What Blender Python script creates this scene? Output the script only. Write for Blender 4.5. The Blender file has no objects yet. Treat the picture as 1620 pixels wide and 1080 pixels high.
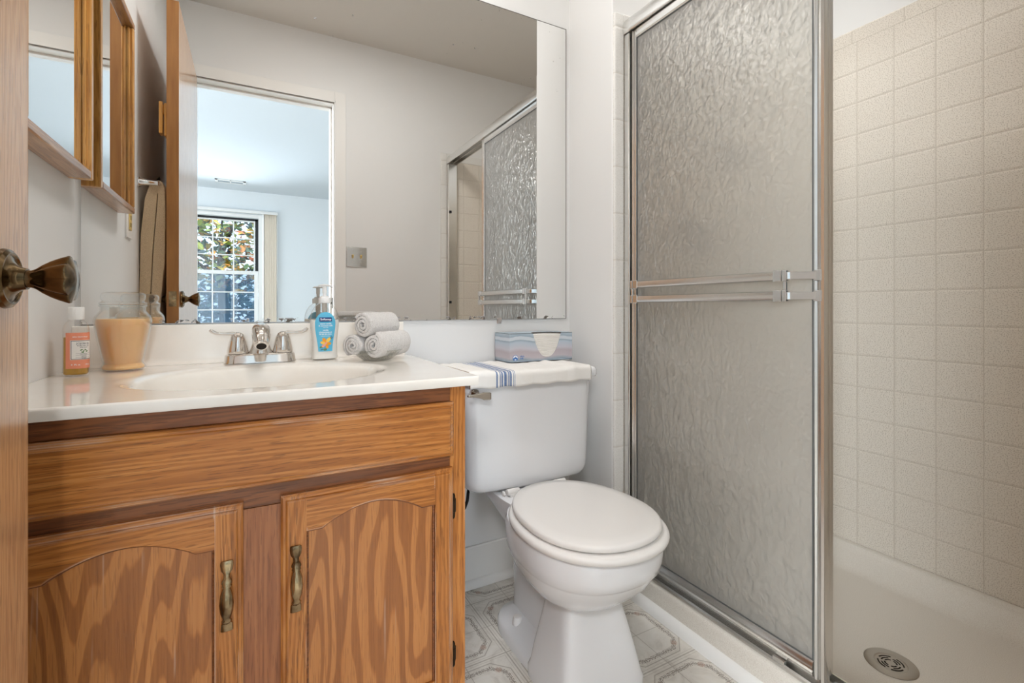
import bpy, bmesh, math, random
from mathutils import Vector, Matrix
random.seed(7)
PI = math.pi
S = bpy.context.scene
COL = S.collection

# ------------------------------------------------------------------ camera
cam_d = bpy.data.cameras.new('camera')
cam = bpy.data.objects.new('camera', cam_d); COL.objects.link(cam)
cam_d.sensor_width = 36.0
cam_d.lens = 758.0 / 1620.0 * 36.0
cam_d.shift_y = -54.0 / 1620.0
cam_d.clip_start = 0.01
cam.location = (0, 0, 0.93)
cam.rotation_euler = (PI / 2, 0, -math.radians(28.57))
S.camera = cam

# ------------------------------------------------------------------ view, world, sun, lamps
S.view_settings.view_transform = 'Standard'
S.view_settings.look = 'None'
S.view_settings.gamma = 1.0
S.view_settings.use_curve_mapping = False
S.view_settings.exposure = 0.46
S.cycles.use_denoising = True
S.cycles.max_bounces = 16
S.cycles.diffuse_bounces = 6
S.cycles.glossy_bounces = 8
S.cycles.transmission_bounces = 12
S.cycles.transparent_max_bounces = 24

w = bpy.data.worlds.new('world'); S.world = w
w.use_nodes = True
bg = w.node_tree.nodes['Background']
bg.inputs['Color'].default_value = (0.62, 0.80, 1.0, 1)
bg.inputs['Strength'].default_value = 2.3

def lamp(name, kind, loc, rot, energy, color, size=None, size_y=None, glossy=True, seen=False, spread=None):
    d = bpy.data.lights.new(name, kind)
    d.energy = energy; d.color = color
    if kind == 'AREA':
        d.shape = 'RECTANGLE'; d.size = size; d.size_y = size_y or size
        if spread: d.spread = spread
    elif kind == 'SUN':
        d.angle = size or 0.01
    elif size:
        d.shadow_soft_size = size
    o = bpy.data.objects.new(name, d); COL.objects.link(o)
    o.location = loc; o.rotation_euler = rot
    o.visible_camera = seen
    o.visible_glossy = glossy
    return o
R = math.radians
lamp('sun', 'SUN', (0, -6, 8), (R(-48), R(-22), 0), 3.2, (1.0, 0.93, 0.82), 0.02)
# daylight through the bedroom window, then added bedroom fill lamps
def aim(p, q): return (Vector(q) - Vector(p)).to_track_quat('-Z', 'Y').to_euler()
lamp('bedroom_window_daylight', 'AREA', (-0.30, -4.10, 1.40), (R(90), 0, 0), 32, (0.80, 0.90, 1.0), 0.75, 1.40, glossy=False, spread=R(120))
side_fill = (-2.80, -1.30, 1.40)
lamp('added_side_fill', 'AREA', side_fill, aim(side_fill, (0.2, 0.05, 0.85)), 38, (0.86, 0.94, 1.0), 1.3, 1.5, glossy=False, spread=R(70))  # added fill aimed through the doorway at the shower; no side window is built
lamp('added_bedroom_fill', 'AREA', (-2.9, -2.6, 1.45), (R(90), 0, R(-90)), 50, (0.84, 0.92, 1.0), 2.2, 1.6, glossy=False)  # added fill that brightens the bedroom; this wall has no window
door_fill = (-0.80, -1.20, 2.38)
lamp('added_doorway_fill', 'AREA', door_fill, aim(door_fill, (0.62, 0.95, 0.55)), 5.0, (0.97, 0.98, 1.0), 0.45, 0.45, glossy=False, spread=R(75))  # added fill through the doorway towards the toilet, without any fixture
# bulb light of the vanity fixture above the mirror, then added ceiling fills
lamp('vanity_bulb_light', 'AREA', (0.05, 1.30, 2.20), (R(-24), 0, 0), 0.8, (1.0, 0.95, 0.89), 0.62, 0.10, glossy=False)
lamp('added_shower_fill', 'AREA', (1.37, 0.95, 2.425), (0, 0, 0), 1.7, (1.0, 1.0, 0.985), 0.30, 0.30, glossy=False, spread=R(110))  # added lamp, brightens the shower interior
lamp('added_bathroom_fill', 'AREA', (0.40, 0.92, 2.425), (0, 0, 0), 7.0, (1.0, 1.0, 1.0), 0.36, 0.36, glossy=False)  # added lamp, lifts the general bathroom brightness

# ------------------------------------------------------------------ helpers: colour, nodes
def lin(c):
    c = c / 255.0
    return c / 12.92 if c <= 0.04045 else ((c + 0.055) / 1.055) ** 2.4
def rgb(r, g, b): return (lin(r), lin(g), lin(b), 1.0)

class Val:
    """tiny wrapper that turns python arithmetic into Math nodes"""
    def __init__(self, nt, s): self.nt = nt; self.s = s
    def op(self, o, b=None, c=None):
        n = self.nt.nodes.new('ShaderNodeMath'); n.operation = o
        for i, v in enumerate((self, b, c)):
            if v is None: continue
            if isinstance(v, Val): self.nt.links.new(v.s, n.inputs[i])
            else: n.inputs[i].default_value = v
        return Val(self.nt, n.outputs[0])
    def __add__(self, b): return self.op('ADD', b)
    def __sub__(self, b): return self.op('SUBTRACT', b)
    def __mul__(self, b): return self.op('MULTIPLY', b)
    def __truediv__(self, b): return self.op('DIVIDE', b)
    def abs(self): return self.op('ABSOLUTE')
    def fract(self): return self.op('FRACT')
    def floor(self): return self.op('FLOOR')
    def sin(self): return self.op('SINE')
    def max(self, b): return self.op('MAXIMUM', b)
    def min(self, b): return self.op('MINIMUM', b)
    def lt(self, b): return self.op('LESS_THAN', b)
    def gt(self, b): return self.op('GREATER_THAN', b)
    def step(self, lo, hi):
        n = self.nt.nodes.new('ShaderNodeMapRange'); n.interpolation_type = 'SMOOTHSTEP'
        self.nt.links.new(self.s, n.inputs['Value'])
        n.inputs['From Min'].default_value = lo; n.inputs['From Max'].default_value = hi
        return Val(self.nt, n.outputs['Result'])

class Mat:
    def __init__(self, name, color=(0.8, 0.8, 0.8, 1), rough=0.5, metal=0.0, **kw):
        self.m = bpy.data.materials.new(name); self.m.use_nodes = True
        self.nt = self.m.node_tree
        self.b = self.nt.nodes['Principled BSDF']
        self.set('Base Color', color); self.set('Roughness', rough); self.set('Metallic', metal)
        for k, v in kw.items(): self.set(k.replace('_', ' '), v)
        self._c = None
    def set(self, k, v):
        i = self.b.inputs[k]
        if isinstance(v, Val): self.nt.links.new(v.s, i)
        elif hasattr(v, 'is_output'): self.nt.links.new(v, i)
        else: i.default_value = v
    def coords(self):
        if self._c is None:
            t = self.nt.nodes.new('ShaderNodeTexCoord'); self._c = t.outputs['Object']
        return self._c
    def xyz(self, scale=(1, 1, 1), loc=(0, 0, 0)):
        mp = self.nt.nodes.new('ShaderNodeMapping')
        mp.inputs['Scale'].default_value = scale; mp.inputs['Location'].default_value = loc
        self.nt.links.new(self.coords(), mp.inputs['Vector'])
        return mp.outputs[0]
    def sep(self):
        s = self.nt.nodes.new('ShaderNodeSeparateXYZ'); self.nt.links.new(self.coords(), s.inputs[0])
        return [Val(self.nt, s.outputs[i]) for i in range(3)]
    def noise(self, scale=5, detail=2, vec=None, rough=0.5, dist=0.0):
        n = self.nt.nodes.new('ShaderNodeTexNoise')
        n.inputs['Scale'].default_value = scale; n.inputs['Detail'].default_value = detail
        n.inputs['Roughness'].default_value = rough; n.inputs['Distortion'].default_value = dist
        self.nt.links.new(vec if vec is not None else self.coords(), n.inputs['Vector'])
        return Val(self.nt, n.outputs['Fac'])
    def voronoi(self, scale=5, vec=None, feature='F1', smooth=None, out='Distance'):
        n = self.nt.nodes.new('ShaderNodeTexVoronoi'); n.feature = feature
        n.inputs['Scale'].default_value = scale
        if smooth is not None: n.inputs['Smoothness'].default_value = smooth
        self.nt.links.new(vec if vec is not None else self.coords(), n.inputs['Vector'])
        return Val(self.nt, n.outputs[out])
    def mix(self, f, a, b, mode='MIX'):
        n = self.nt.nodes.new('ShaderNodeMix'); n.data_type = 'RGBA'; n.blend_type = mode
        for v, i in ((f, n.inputs[0]), (a, n.inputs[6]), (b, n.inputs[7])):
            if isinstance(v, Val): self.nt.links.new(v.s, i)
            elif hasattr(v, 'is_output'): self.nt.links.new(v, i)
            else: i.default_value = v
        return n.outputs[2]
    def ramp(self, f, stops):
        n = self.nt.nodes.new('ShaderNodeValToRGB'); self.nt.links.new(f.s, n.inputs[0])
        e = n.color_ramp.elements
        while len(e) > 1: e.remove(e[-1])
        e[0].position = stops[0][0]; e[0].color = stops[0][1]
        for p, c in stops[1:]:
            x = e.new(p); x.color = c
        return n.outputs[0]
    def bump(self, h, strength=0.3, dist=0.01):
        n = self.nt.nodes.new('ShaderNodeBump')
        n.inputs['Strength'].default_value = strength; n.inputs['Distance'].default_value = dist
        self.nt.links.new(h.s, n.inputs['Height'])
        self.set('Normal', n.outputs[0]); return n.outputs[0]

# ------------------------------------------------------------------ materials
def m_paint(name, c, bump=0.05):
    m = Mat(name, c, 0.55)
    n = m.noise(420, 3)
    m.bump(n, bump, 0.002)
    return m.m
WALL = m_paint('wall_paint', rgb(230, 229, 227))
CEIL = m_paint('ceiling_paint', rgb(222, 218, 212), 0.2)
BEDW = m_paint('bedroom_paint', rgb(232, 236, 238))
TRIM = Mat('white_trim_paint', rgb(236, 234, 230), 0.3).m

def m_oak(name, light, mid, dark, axis='z', cath=0.0, seed=0.0, rough=0.32, wear=0.25, cross=1.0, coat=0.25, edge=0.0):
    """oak: broad figure, ring lines and pores, all stretched along the grain axis"""
    m = Mat(name, mid, rough)
    def st(a): return {'x': (a, 1, 1), 'y': (1, a, 1), 'z': (1, 1, a)}[axis]
    sd = (seed, seed * 1.7, seed * 0.6)
    v2 = m.xyz(st(0.022), sd); v3 = m.xyz(st(0.05), (seed, seed * 3.1, seed))
    fine = m.noise(260 * cross, 3, v2, 0.6)
    mid_ = m.noise(70 * cross, 2, v2, 0.5)
    pores = m.noise(430, 2, v3, 0.5).step(0.555, 0.64)
    v = m.xyz(st(0.16 if cath else 0.05), sd)
    big = m.noise(7.5 if cath else 11, 2.0, v, 0.45, 0.15)
    if cath:
        ring = ((big * 92 + mid_ * 2.4).sin() * 0.5 + 0.5).step(0.36, 0.66)
        f = ring * 0.44 + fine * 0.46 + mid_ * 0.24 - 0.12
    else:
        ring = ((big * 150 + mid_ * 2.0).sin() * 0.5 + 0.5).step(0.15, 0.95)
        f = ring * 0.24 + fine * 0.62 + mid_ * 0.42 - 0.22
    c = m.ramp(f, [(0.08, light), (0.45, mid), (0.95, dark)])
    c = m.mix(pores * (0.35 if cath else 0.6), c, dark)
    if wear:
        ww = m.noise(90, 3, v2).step(0.66, 0.72) * m.noise(7, 2).step(0.52, 0.66)
        c = m.mix(ww * wear, c, rgb(225, 205, 185))
    if edge:
        be = m.nt.nodes.new('ShaderNodeBevel'); be.samples = 4; be.inputs['Radius'].default_value = 0.0045
        ge = m.nt.nodes.new('ShaderNodeNewGeometry'); do = m.nt.nodes.new('ShaderNodeVectorMath'); do.operation = 'DOT_PRODUCT'
        m.nt.links.new(be.outputs[0], do.inputs[0]); m.nt.links.new(ge.outputs['Normal'], do.inputs[1])
        ew = (Val(m.nt, do.outputs['Value']) * -1.0 + 1.0).step(0.012, 0.10) * (m.noise(16, 3, m.xyz(st(0.35), sd)) + fine * 0.25 - 0.12).step(0.47, 0.60)
        c = m.mix(ew * edge, c, rgb(222, 200, 180))
    m.set('Base Color', c)
    m.bump(fine * 0.6 - pores * 0.8, 0.12, 0.002)
    m.set('Coat Weight', coat); m.set('Coat Roughness', 0.2)
    return m.m
VL, VM, VD = rgb(206, 140, 74), rgb(176, 108, 48), rgb(116, 68, 32)
OAKV = m_oak('cabinet_oak_vertical', VL, VM, VD, 'z', edge=0.6)
OAKH = m_oak('cabinet_oak_horizontal', VL, VM, VD, 'x', seed=3.1, wear=0.5, edge=0.75)
OAKP = m_oak('cabinet_oak_panel', rgb(198, 134, 76), rgb(178, 112, 58), rgb(128, 78, 44), 'z', cath=1, seed=5.3, cross=1.25)
OAKP2 = m_oak('cabinet_oak_panel_second', rgb(198, 134, 76), rgb(178, 112, 58), rgb(128, 78, 44), 'z', cath=1, seed=11.9, cross=1.25)
OAKF = m_oak('cabinet_oak_face_frame', rgb(150, 92, 52), rgb(124, 74, 42), rgb(82, 46, 27), 'x', seed=7.7, wear=0.1)
OAKS = m_oak('cabinet_oak_centre_stile', rgb(178, 116, 72), rgb(160, 100, 62), rgb(122, 74, 46), 'z', cath=0, seed=9.7, wear=0.05)
DOORW = m_oak('door_oak', rgb(218, 174, 130), rgb(202, 152, 106), rgb(148, 102, 66), 'z', seed=1.7, rough=0.28, wear=0, cross=1.6, coat=0.9)
DOORE = Mat('door_edge_wood', rgb(172, 112, 52), 0.45)
n = DOORE.noise(60, 3, DOORE.xyz((1, 1, 0.1)))
DOORE.set('Base Color', DOORE.ramp(n, [(0.3, rgb(150, 100, 52)), (0.7, rgb(172, 120, 66))])); DOORE = DOORE.m
FRAMEV = m_oak('mirror_frame_oak_vertical', rgb(228, 174, 94), rgb(206, 146, 68), rgb(152, 98, 42), 'z', seed=2.2, wear=0.2, coat=0.7)
FRAMEH = m_oak('mirror_frame_oak_horizontal', rgb(200, 150, 98), rgb(170, 116, 66), rgb(118, 74, 42), 'y', seed=4.2, wear=0.4, coat=0.9, edge=0.6)

CHROME = Mat('chrome', (0.83, 0.84, 0.85, 1), 0.09, 1.0).m
ALU = Mat('polished_aluminium', (0.82, 0.82, 0.81, 1), 0.24, 1.0).m
NICKEL = Mat('polished_nickel', (0.80, 0.77, 0.74, 1), 0.10, 1.0).m
STEEL = Mat('stainless_steel', (0.52, 0.49, 0.45, 1), 0.32, 1.0).m
DARK = Mat('dark_recess', rgb(32, 24, 18), 0.8).m
BLACK = Mat('black_rubber', rgb(24, 24, 26), 0.5).m
br = Mat('antique_brass', rgb(150, 126, 94), 0.2, 1.0)
n = br.noise(30, 3)
br.set('Base Color', br.ramp(n, [(0.35, rgb(112, 90, 66)), (0.65, rgb(190, 168, 132))]))
BRASS = br.m
bk = Mat('antique_knob_brass', rgb(122, 100, 72), 0.17, 1.0)
n = bk.noise(60, 2, bk.xyz((0.15, 1, 1)))
bk.set('Base Color', bk.ramp(n, [(0.3, rgb(70, 54, 36)), (0.7, rgb(136, 114, 82))]))
KNOBM = bk.m
HINGE = Mat('dark_bronze', rgb(70, 58, 46), 0.35, 1.0).m

POR = Mat('white_porcelain', rgb(236, 236, 237), 0.07, 0.0, Coat_Weight=0.4, Coat_Roughness=0.03).m
SEATM = Mat('white_enamel_seat', rgb(236, 233, 229), 0.16).m
mm = Mat('cultured_marble', rgb(238, 230, 218), 0.05, 0.0, Coat_Weight=0.5, Coat_Roughness=0.04)
n = mm.noise(7, 4, None, 0.6, 0.8)
mm.set('Base Color', mm.ramp(n, [(0.35, rgb(236, 229, 219)), (0.65, rgb(241, 235, 226))]))
MARBLE = mm.m
pn = Mat('shower_pan_acrylic', rgb(222, 216, 205), 0.34)
n = pn.noise(700, 2)
pn.set('Base Color', pn.ramp(n, [(0.36, rgb(205, 196, 184)), (0.55, rgb(224, 218, 208))]))
PAN = pn.m

# silvered mirror with desilvered specks along its bottom edge
def m_mirror(name, z0=None):
    m = Mat(name, (0.90, 0.905, 0.90, 1), 0.0, 1.0)
    if z0 is not None:
        x, y, z = m.sep()
        h = z - z0
        blot = m.noise(38, 4, m.xyz((1, 0.2, 1.2)), 0.65)
        edge = (blot.step(0.545, 0.60)) * (h * -1.0 + 0.014).step(0.0, 0.006)
        thin = (h * -1.0 + 0.0022).step(0.0, 0.001) * 0.5
        top = m.noise(55, 2).step(0.745, 0.765) * (h - 0.80).step(0, 0.12)
        f = (edge + thin + top).min(1.0)
        m.set('Metallic', f * -1.0 + 1.0)
        m.set('Base Color', m.mix(f, (0.90, 0.905, 0.90, 1), rgb(92, 84, 76)))
        m.set('Roughness', f * 0.5)
    return m.m

def m_tile(name, ax, ay, ox, oy, p, base, speck, grout):
    """square tile grid over two object axes"""
    m = Mat(name, base, 0.22)
    c = m.sep()
    u = ((c[ax] - ox) / p).fract(); v = ((c[ay] - oy) / p).fract()
    e = (u - 0.5).abs().max((v - 0.5).abs())
    g = e.step(0.484, 0.493)
    iu = ((c[ax] - ox) / p).floor(); iv = ((c[ay] - oy) / p).floor()
    rnd = ((iu * 12.99 + iv * 78.23).sin() * 43758.5).fract()
    sp = m.noise(360, 1.5).step(0.52, 0.64)
    col = m.mix(sp * 0.6, base, speck)
    col = m.mix((rnd - 0.5).abs() * 0.12, col, rgb(205, 196, 184))
    col = m.mix(g * 0.8, col, grout)
    m.set('Base Color', col); m.set('Roughness', g * 0.4 + 0.2)
    tilt = (u - 0.5) * (rnd - 0.5) * 0.25
    m.bump(e.step(0.44, 0.497) * -1.0 + tilt + m.noise(14, 2) * 0.15, 0.36, 0.003)
    return m.m
TB, TS, TG = rgb(226, 218, 206), rgb(166, 152, 136), rgb(194, 184, 170)
TILE_SIDE = m_tile('shower_tile_side', 1, 2, 0.892 - 0.1098 * 8, 1.854 - 0.1092 * 17, 0.1095, TB, TS, TG)
TILE_END = m_tile('shower_tile_end', 0, 2, 1.088, 1.854 - 0.1092 * 17, 0.1095, TB, TS, TG)
TILE_EDGE = m_tile('shower_tile_bullnose', 1, 2, 0.128, 0.009, 0.1535, rgb(226, 223, 217), rgb(204, 200, 193), rgb(196, 190, 180))
TILE_EDGEX = m_tile('shower_tile_bullnose_column', 1, 2, -5, 0.92 - 0.1535 * 6 + 0.0125, 0.1535, rgb(226, 224, 219), rgb(206, 203, 197), rgb(196, 190, 180))

def m_vinyl():
    m = Mat('vinyl_floor', rgb(214, 208, 198), 0.34)
    x, y, z = m.sep()
    P = 0.236
    u = (((x - 0.604) / P).fract() - 0.5) * P
    v = (((y - 1.143) / P).fract() - 0.5) * P
    au, av = u.abs(), v.abs()
    hb = P / 2
    d = (au - (hb - 0.016)).max(av - (hb - 0.016)).max((au + av - (2 * hb - 0.072)) * 0.7071)
    marb = m.noise(16, 4, None, 0.65, 1.2)
    col = m.ramp(marb, [(0.3, rgb(206, 200, 190)), (0.5, rgb(224, 219, 210)), (0.75, rgb(232, 228, 221))])
    line = rgb(150, 140, 126)
    def stripe(e, c, hw): return ((e - c).abs() * -1.0 + hw).step(0.0, 0.0009)
    l1 = stripe(d, 0.0, 0.0020)
    l1b = stripe(d, -0.0048, 0.0012) * 0.35
    edge = (au - hb).max(av - hb)
    l2 = stripe(edge, 0.0, 0.0020)
    l3 = stripe(edge, -0.0075, 0.0012) * 0.6
    l4 = stripe(au.min(av), 0.0, 0.0015) * 0.85
    wob = m.noise(60, 2) * 0.010 - 0.005
    gar = stripe(d + wob, -0.0155, 0.0070) * m.noise(330, 2).step(0.46, 0.56)
    stem = stripe(d + wob, -0.0155, 0.0013) * 0.8
    fl = m.voronoi(40)
    # flower at the middle of each chamfer
    du = (au - (hb - 0.046)); dv = (av - (hb - 0.046))
    rr = du * du + dv * dv
    flower = (rr * -1.0 + 0.00011).step(0.0, 0.00006) * m.noise(420, 1).step(0.42, 0.55)
    f = (l1 + l1b + l2 + l3 + l4).min(1.0)
    col = m.mix(f * 0.62, col, line)
    col = m.mix((gar * 0.85 + stem).min(0.85), col, rgb(126, 114, 102))
    col = m.mix(flower * 0.8, col, rgb(178, 140, 120))
    m.set('Base Color', col)
    m.bump(f * -1.0 + marb * 0.2, 0.15, 0.001)
    return m.m
VINYL = m_vinyl()

def m_thin_glass(name, tint=(0.97, 0.98, 0.98, 1), gloss=0.9, bumps=None, rough=0.0):
    """thin clear glass: passes light straight, mirrors at grazing angles"""
    m = bpy.data.materials.new(name); m.use_nodes = True
    nt = m.node_tree; nt.nodes.clear()
    o = nt.nodes.new('ShaderNodeOutputMaterial')
    t = nt.nodes.new('ShaderNodeBsdfTransparent'); t.inputs[0].default_value = tint
    g = nt.nodes.new('ShaderNodeBsdfGlossy'); g.inputs['Roughness'].default_value = rough
    g.inputs['Color'].default_value = (gloss, gloss, gloss, 1)
    lw = nt.nodes.new('ShaderNodeLayerWeight'); lw.inputs['Blend'].default_value = 0.5
    pw = nt.nodes.new('ShaderNodeMath'); pw.operation = 'POWER'; pw.inputs[1].default_value = 2.6
    nt.links.new(lw.outputs['Facing'], pw.inputs[0])
    f = nt.nodes.new('ShaderNodeMath'); f.operation = 'MULTIPLY_ADD'; f.inputs[1].default_value = 0.72; f.inputs[2].default_value = 0.04
    nt.links.new(pw.outputs[0], f.inputs[0])
    x = nt.nodes.new('ShaderNodeMixShader')
    nt.links.new(f.outputs[0], x.inputs[0]); nt.links.new(t.outputs[0], x.inputs[1]); nt.links.new(g.outputs[0], x.inputs[2])
    nt.links.new(x.outputs[0], o.inputs[0])
    if bumps:
        tc = nt.nodes.new('ShaderNodeTexCoord')
        v = nt.nodes.new('ShaderNodeTexVoronoi'); v.inputs['Scale'].default_value = bumps
        b = nt.nodes.new('ShaderNodeBump'); b.inputs['Strength'].default_value = 0.9; b.inputs['Distance'].default_value = 0.004
        nt.links.new(tc.outputs['Object'], v.inputs['Vector']); nt.links.new(v.outputs['Distance'], b.inputs['Height'])
        nt.links.new(b.outputs[0], g.inputs['Normal']); nt.links.new(b.outputs[0], lw.inputs['Normal'])
    return m
GLASS = m_thin_glass('clear_glass')
WGLASS = m_thin_glass('window_glass', (0.95, 0.98, 1.0, 1))
PLASTIC = m_thin_glass('clear_plastic', (0.985, 0.985, 0.98, 1), rough=0.06)
PRESSED = m_thin_glass('pressed_glass', (0.91, 0.92, 0.91, 1), 1.0, 130, 0.08)

def m_shower_glass(name, seed, milk):
    """pebbled obscure glass"""
    m = bpy.data.materials.new(name); m.use_nodes = True
    nt = m.node_tree; nt.nodes.clear()
    o = nt.nodes.new('ShaderNodeOutputMaterial')
    tc = nt.nodes.new('ShaderNodeTexCoord')
    mp = nt.nodes.new('ShaderNodeMapping'); mp.inputs['Location'].default_value = (seed, seed, seed)
    mp.inputs['Scale'].default_value = (1, 1.0, 0.72)
    nt.links.new(tc.outputs['Object'], mp.inputs[0])
    nz = nt.nodes.new('ShaderNodeTexNoise'); nz.inputs['Scale'].default_value = 40; nz.inputs['Detail'].default_value = 1.0
    nt.links.new(mp.outputs[0], nz.inputs['Vector'])
    ad = nt.nodes.new('ShaderNodeMixRGB'); ad.blend_type = 'ADD'; ad.inputs[0].default_value = 0.02
    nt.links.new(mp.outputs[0], ad.inputs[1]); nt.links.new(nz.outputs['Color'], ad.inputs[2])
    vo = nt.nodes.new('ShaderNodeTexVoronoi'); vo.feature = 'SMOOTH_F1'; vo.inputs['Scale'].default_value = 92
    vo.inputs['Smoothness'].default_value = 0.55
    nt.links.new(ad.outputs[0], vo.inputs['Vector'])
    h = nt.nodes.new('ShaderNodeMath'); h.operation = 'ADD'
    nt.links.new(vo.outputs['Distance'], h.inputs[0]); nt.links.new(nz.outputs['Fac'], h.inputs[1])
    b = nt.nodes.new('ShaderNodeBump'); b.inputs['Strength'].default_value = 0.36; b.inputs['Distance'].default_value = 0.004
    nt.links.new(h.outputs[0], b.inputs['Height'])
    rf = nt.nodes.new('ShaderNodeBsdfRefraction'); rf.inputs['Roughness'].default_value = 0.15; rf.inputs['IOR'].default_value = 1.18
    rf.inputs['Color'].default_value = (0.995, 0.985, 0.955, 1)
    tr = nt.nodes.new('ShaderNodeBsdfTranslucent'); tr.inputs['Color'].default_value = (0.95, 0.94, 0.92, 1)
    tp = nt.nodes.new('ShaderNodeBsdfTransparent'); tp.inputs[0].default_value = (0.97, 0.98, 0.97, 1)
    gl = nt.nodes.new('ShaderNodeBsdfGlossy'); gl.inputs['Roughness'].default_value = 0.10
    fr = nt.nodes.new('ShaderNodeFresnel'); fr.inputs[0].default_value = 1.5
    for nn in (rf, gl, tr): nt.links.new(b.outputs[0], nn.inputs['Normal'])
    nt.links.new(b.outputs[0], fr.inputs['Normal'])
    df = nt.nodes.new('ShaderNodeBsdfDiffuse'); df.inputs['Color'].default_value = (0.97, 0.935, 0.88, 1)
    nt.links.new(b.outputs[0], df.inputs['Normal'])
    m0 = nt.nodes.new('ShaderNodeMixShader'); m0.inputs[0].default_value = 0.5
    nt.links.new(tr.outputs[0], m0.inputs[1]); nt.links.new(df.outputs[0], m0.inputs[2])
    m1 = nt.nodes.new('ShaderNodeMixShader'); m1.inputs[0].default_value = milk
    nt.links.new(rf.outputs[0], m1.inputs[1]); nt.links.new(m0.outputs[0], m1.inputs[2])
    m3 = nt.nodes.new('ShaderNodeMixShader'); m3.inputs[0].default_value = 0.25
    nt.links.new(m1.outputs[0], m3.inputs[1]); nt.links.new(tp.outputs[0], m3.inputs[2])
    m2 = nt.nodes.new('ShaderNodeMixShader')
    nt.links.new(fr.outputs[0], m2.inputs[0]); nt.links.new(m3.outputs[0], m2.inputs[1]); nt.links.new(gl.outputs[0], m2.inputs[2])
    nt.links.new(m2.outputs[0], o.inputs[0])
    return m
SGLASS = m_shower_glass('pebbled_shower_glass', 0.0, 0.44)
SGLASS2 = m_shower_glass('pebbled_shower_glass_inner', 3.3, 0.22)

def m_terry(name, c, c2):
    m = Mat(name, c, 0.95, 0.0, Sheen_Weight=0.4)
    n = m.noise(520, 2); n2 = m.noise(120, 2)
    m.set('Base Color', m.ramp(n, [(0.3, c2), (0.62, c)]))
    m.bump(n + n2 * 0.8, 0.8, 0.004)
    return m.m
TERRY = m_terry('white_terry', rgb(234, 229, 224), rgb(206, 199, 193))
BEIGE = m_terry('beige_terry', rgb(246, 222, 186), rgb(216, 188, 150))
GREYT = m_terry('grey_terry', rgb(110, 104, 100), rgb(80, 76, 73))

wax = Mat('peach_wax', rgb(255, 200, 142), 0.45, 0.0, Subsurface_Weight=0.35, Subsurface_Scale=0.02)
wax.set('Subsurface Radius', (1.0, 0.5, 0.25)); WAX = wax.m
OIL = Mat('golden_oil', rgb(214, 160, 24), 0.08, 0.0, Transmission_Weight=0.25).m
PEACH = Mat('peach_paper_label', rgb(240, 150, 118), 0.5).m
PAPER = Mat('white_paper', rgb(243, 238, 232), 0.6).m
WPLAST = Mat('white_plastic', rgb(240, 238, 235), 0.3).m
IVORY = Mat('ivory_plastic', rgb(222, 192, 120), 0.4).m
SOAPL = Mat('pearly_liquid_soap', rgb(244, 240, 233), 0.25).m
SOAPD = Mat('pump_dip_tube', rgb(200, 190, 178), 0.3).m
INK = Mat('dark_ink', rgb(60, 52, 66), 0.6).m
NAVY = Mat('navy_print', rgb(26, 42, 110), 0.5).m
BLUEI = Mat('blue_print', rgb(58, 120, 190), 0.5).m
WHITEI = Mat('white_print', rgb(246, 246, 246), 0.5).m
ORANGEI = Mat('orange_petal_print', rgb(246, 160, 48), 0.5).m
YELLOWI = Mat('yellow_petal_print', rgb(250, 206, 92), 0.5).m
PINKI = Mat('pink_petal_print', rgb(238, 168, 150), 0.5).m
GREENI = Mat('green_leaf_print', rgb(112, 140, 92), 0.5).m
sl = Mat('sky_blue_label', rgb(104, 190, 220), 0.4)
x, y, z = sl.sep()
sl.set('Base Color', sl.mix((z - 0.128 - x * 0.35).step(0.0, 0.028), rgb(100, 188, 220), rgb(214, 226, 190)))
BLUEL = sl.m

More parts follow.
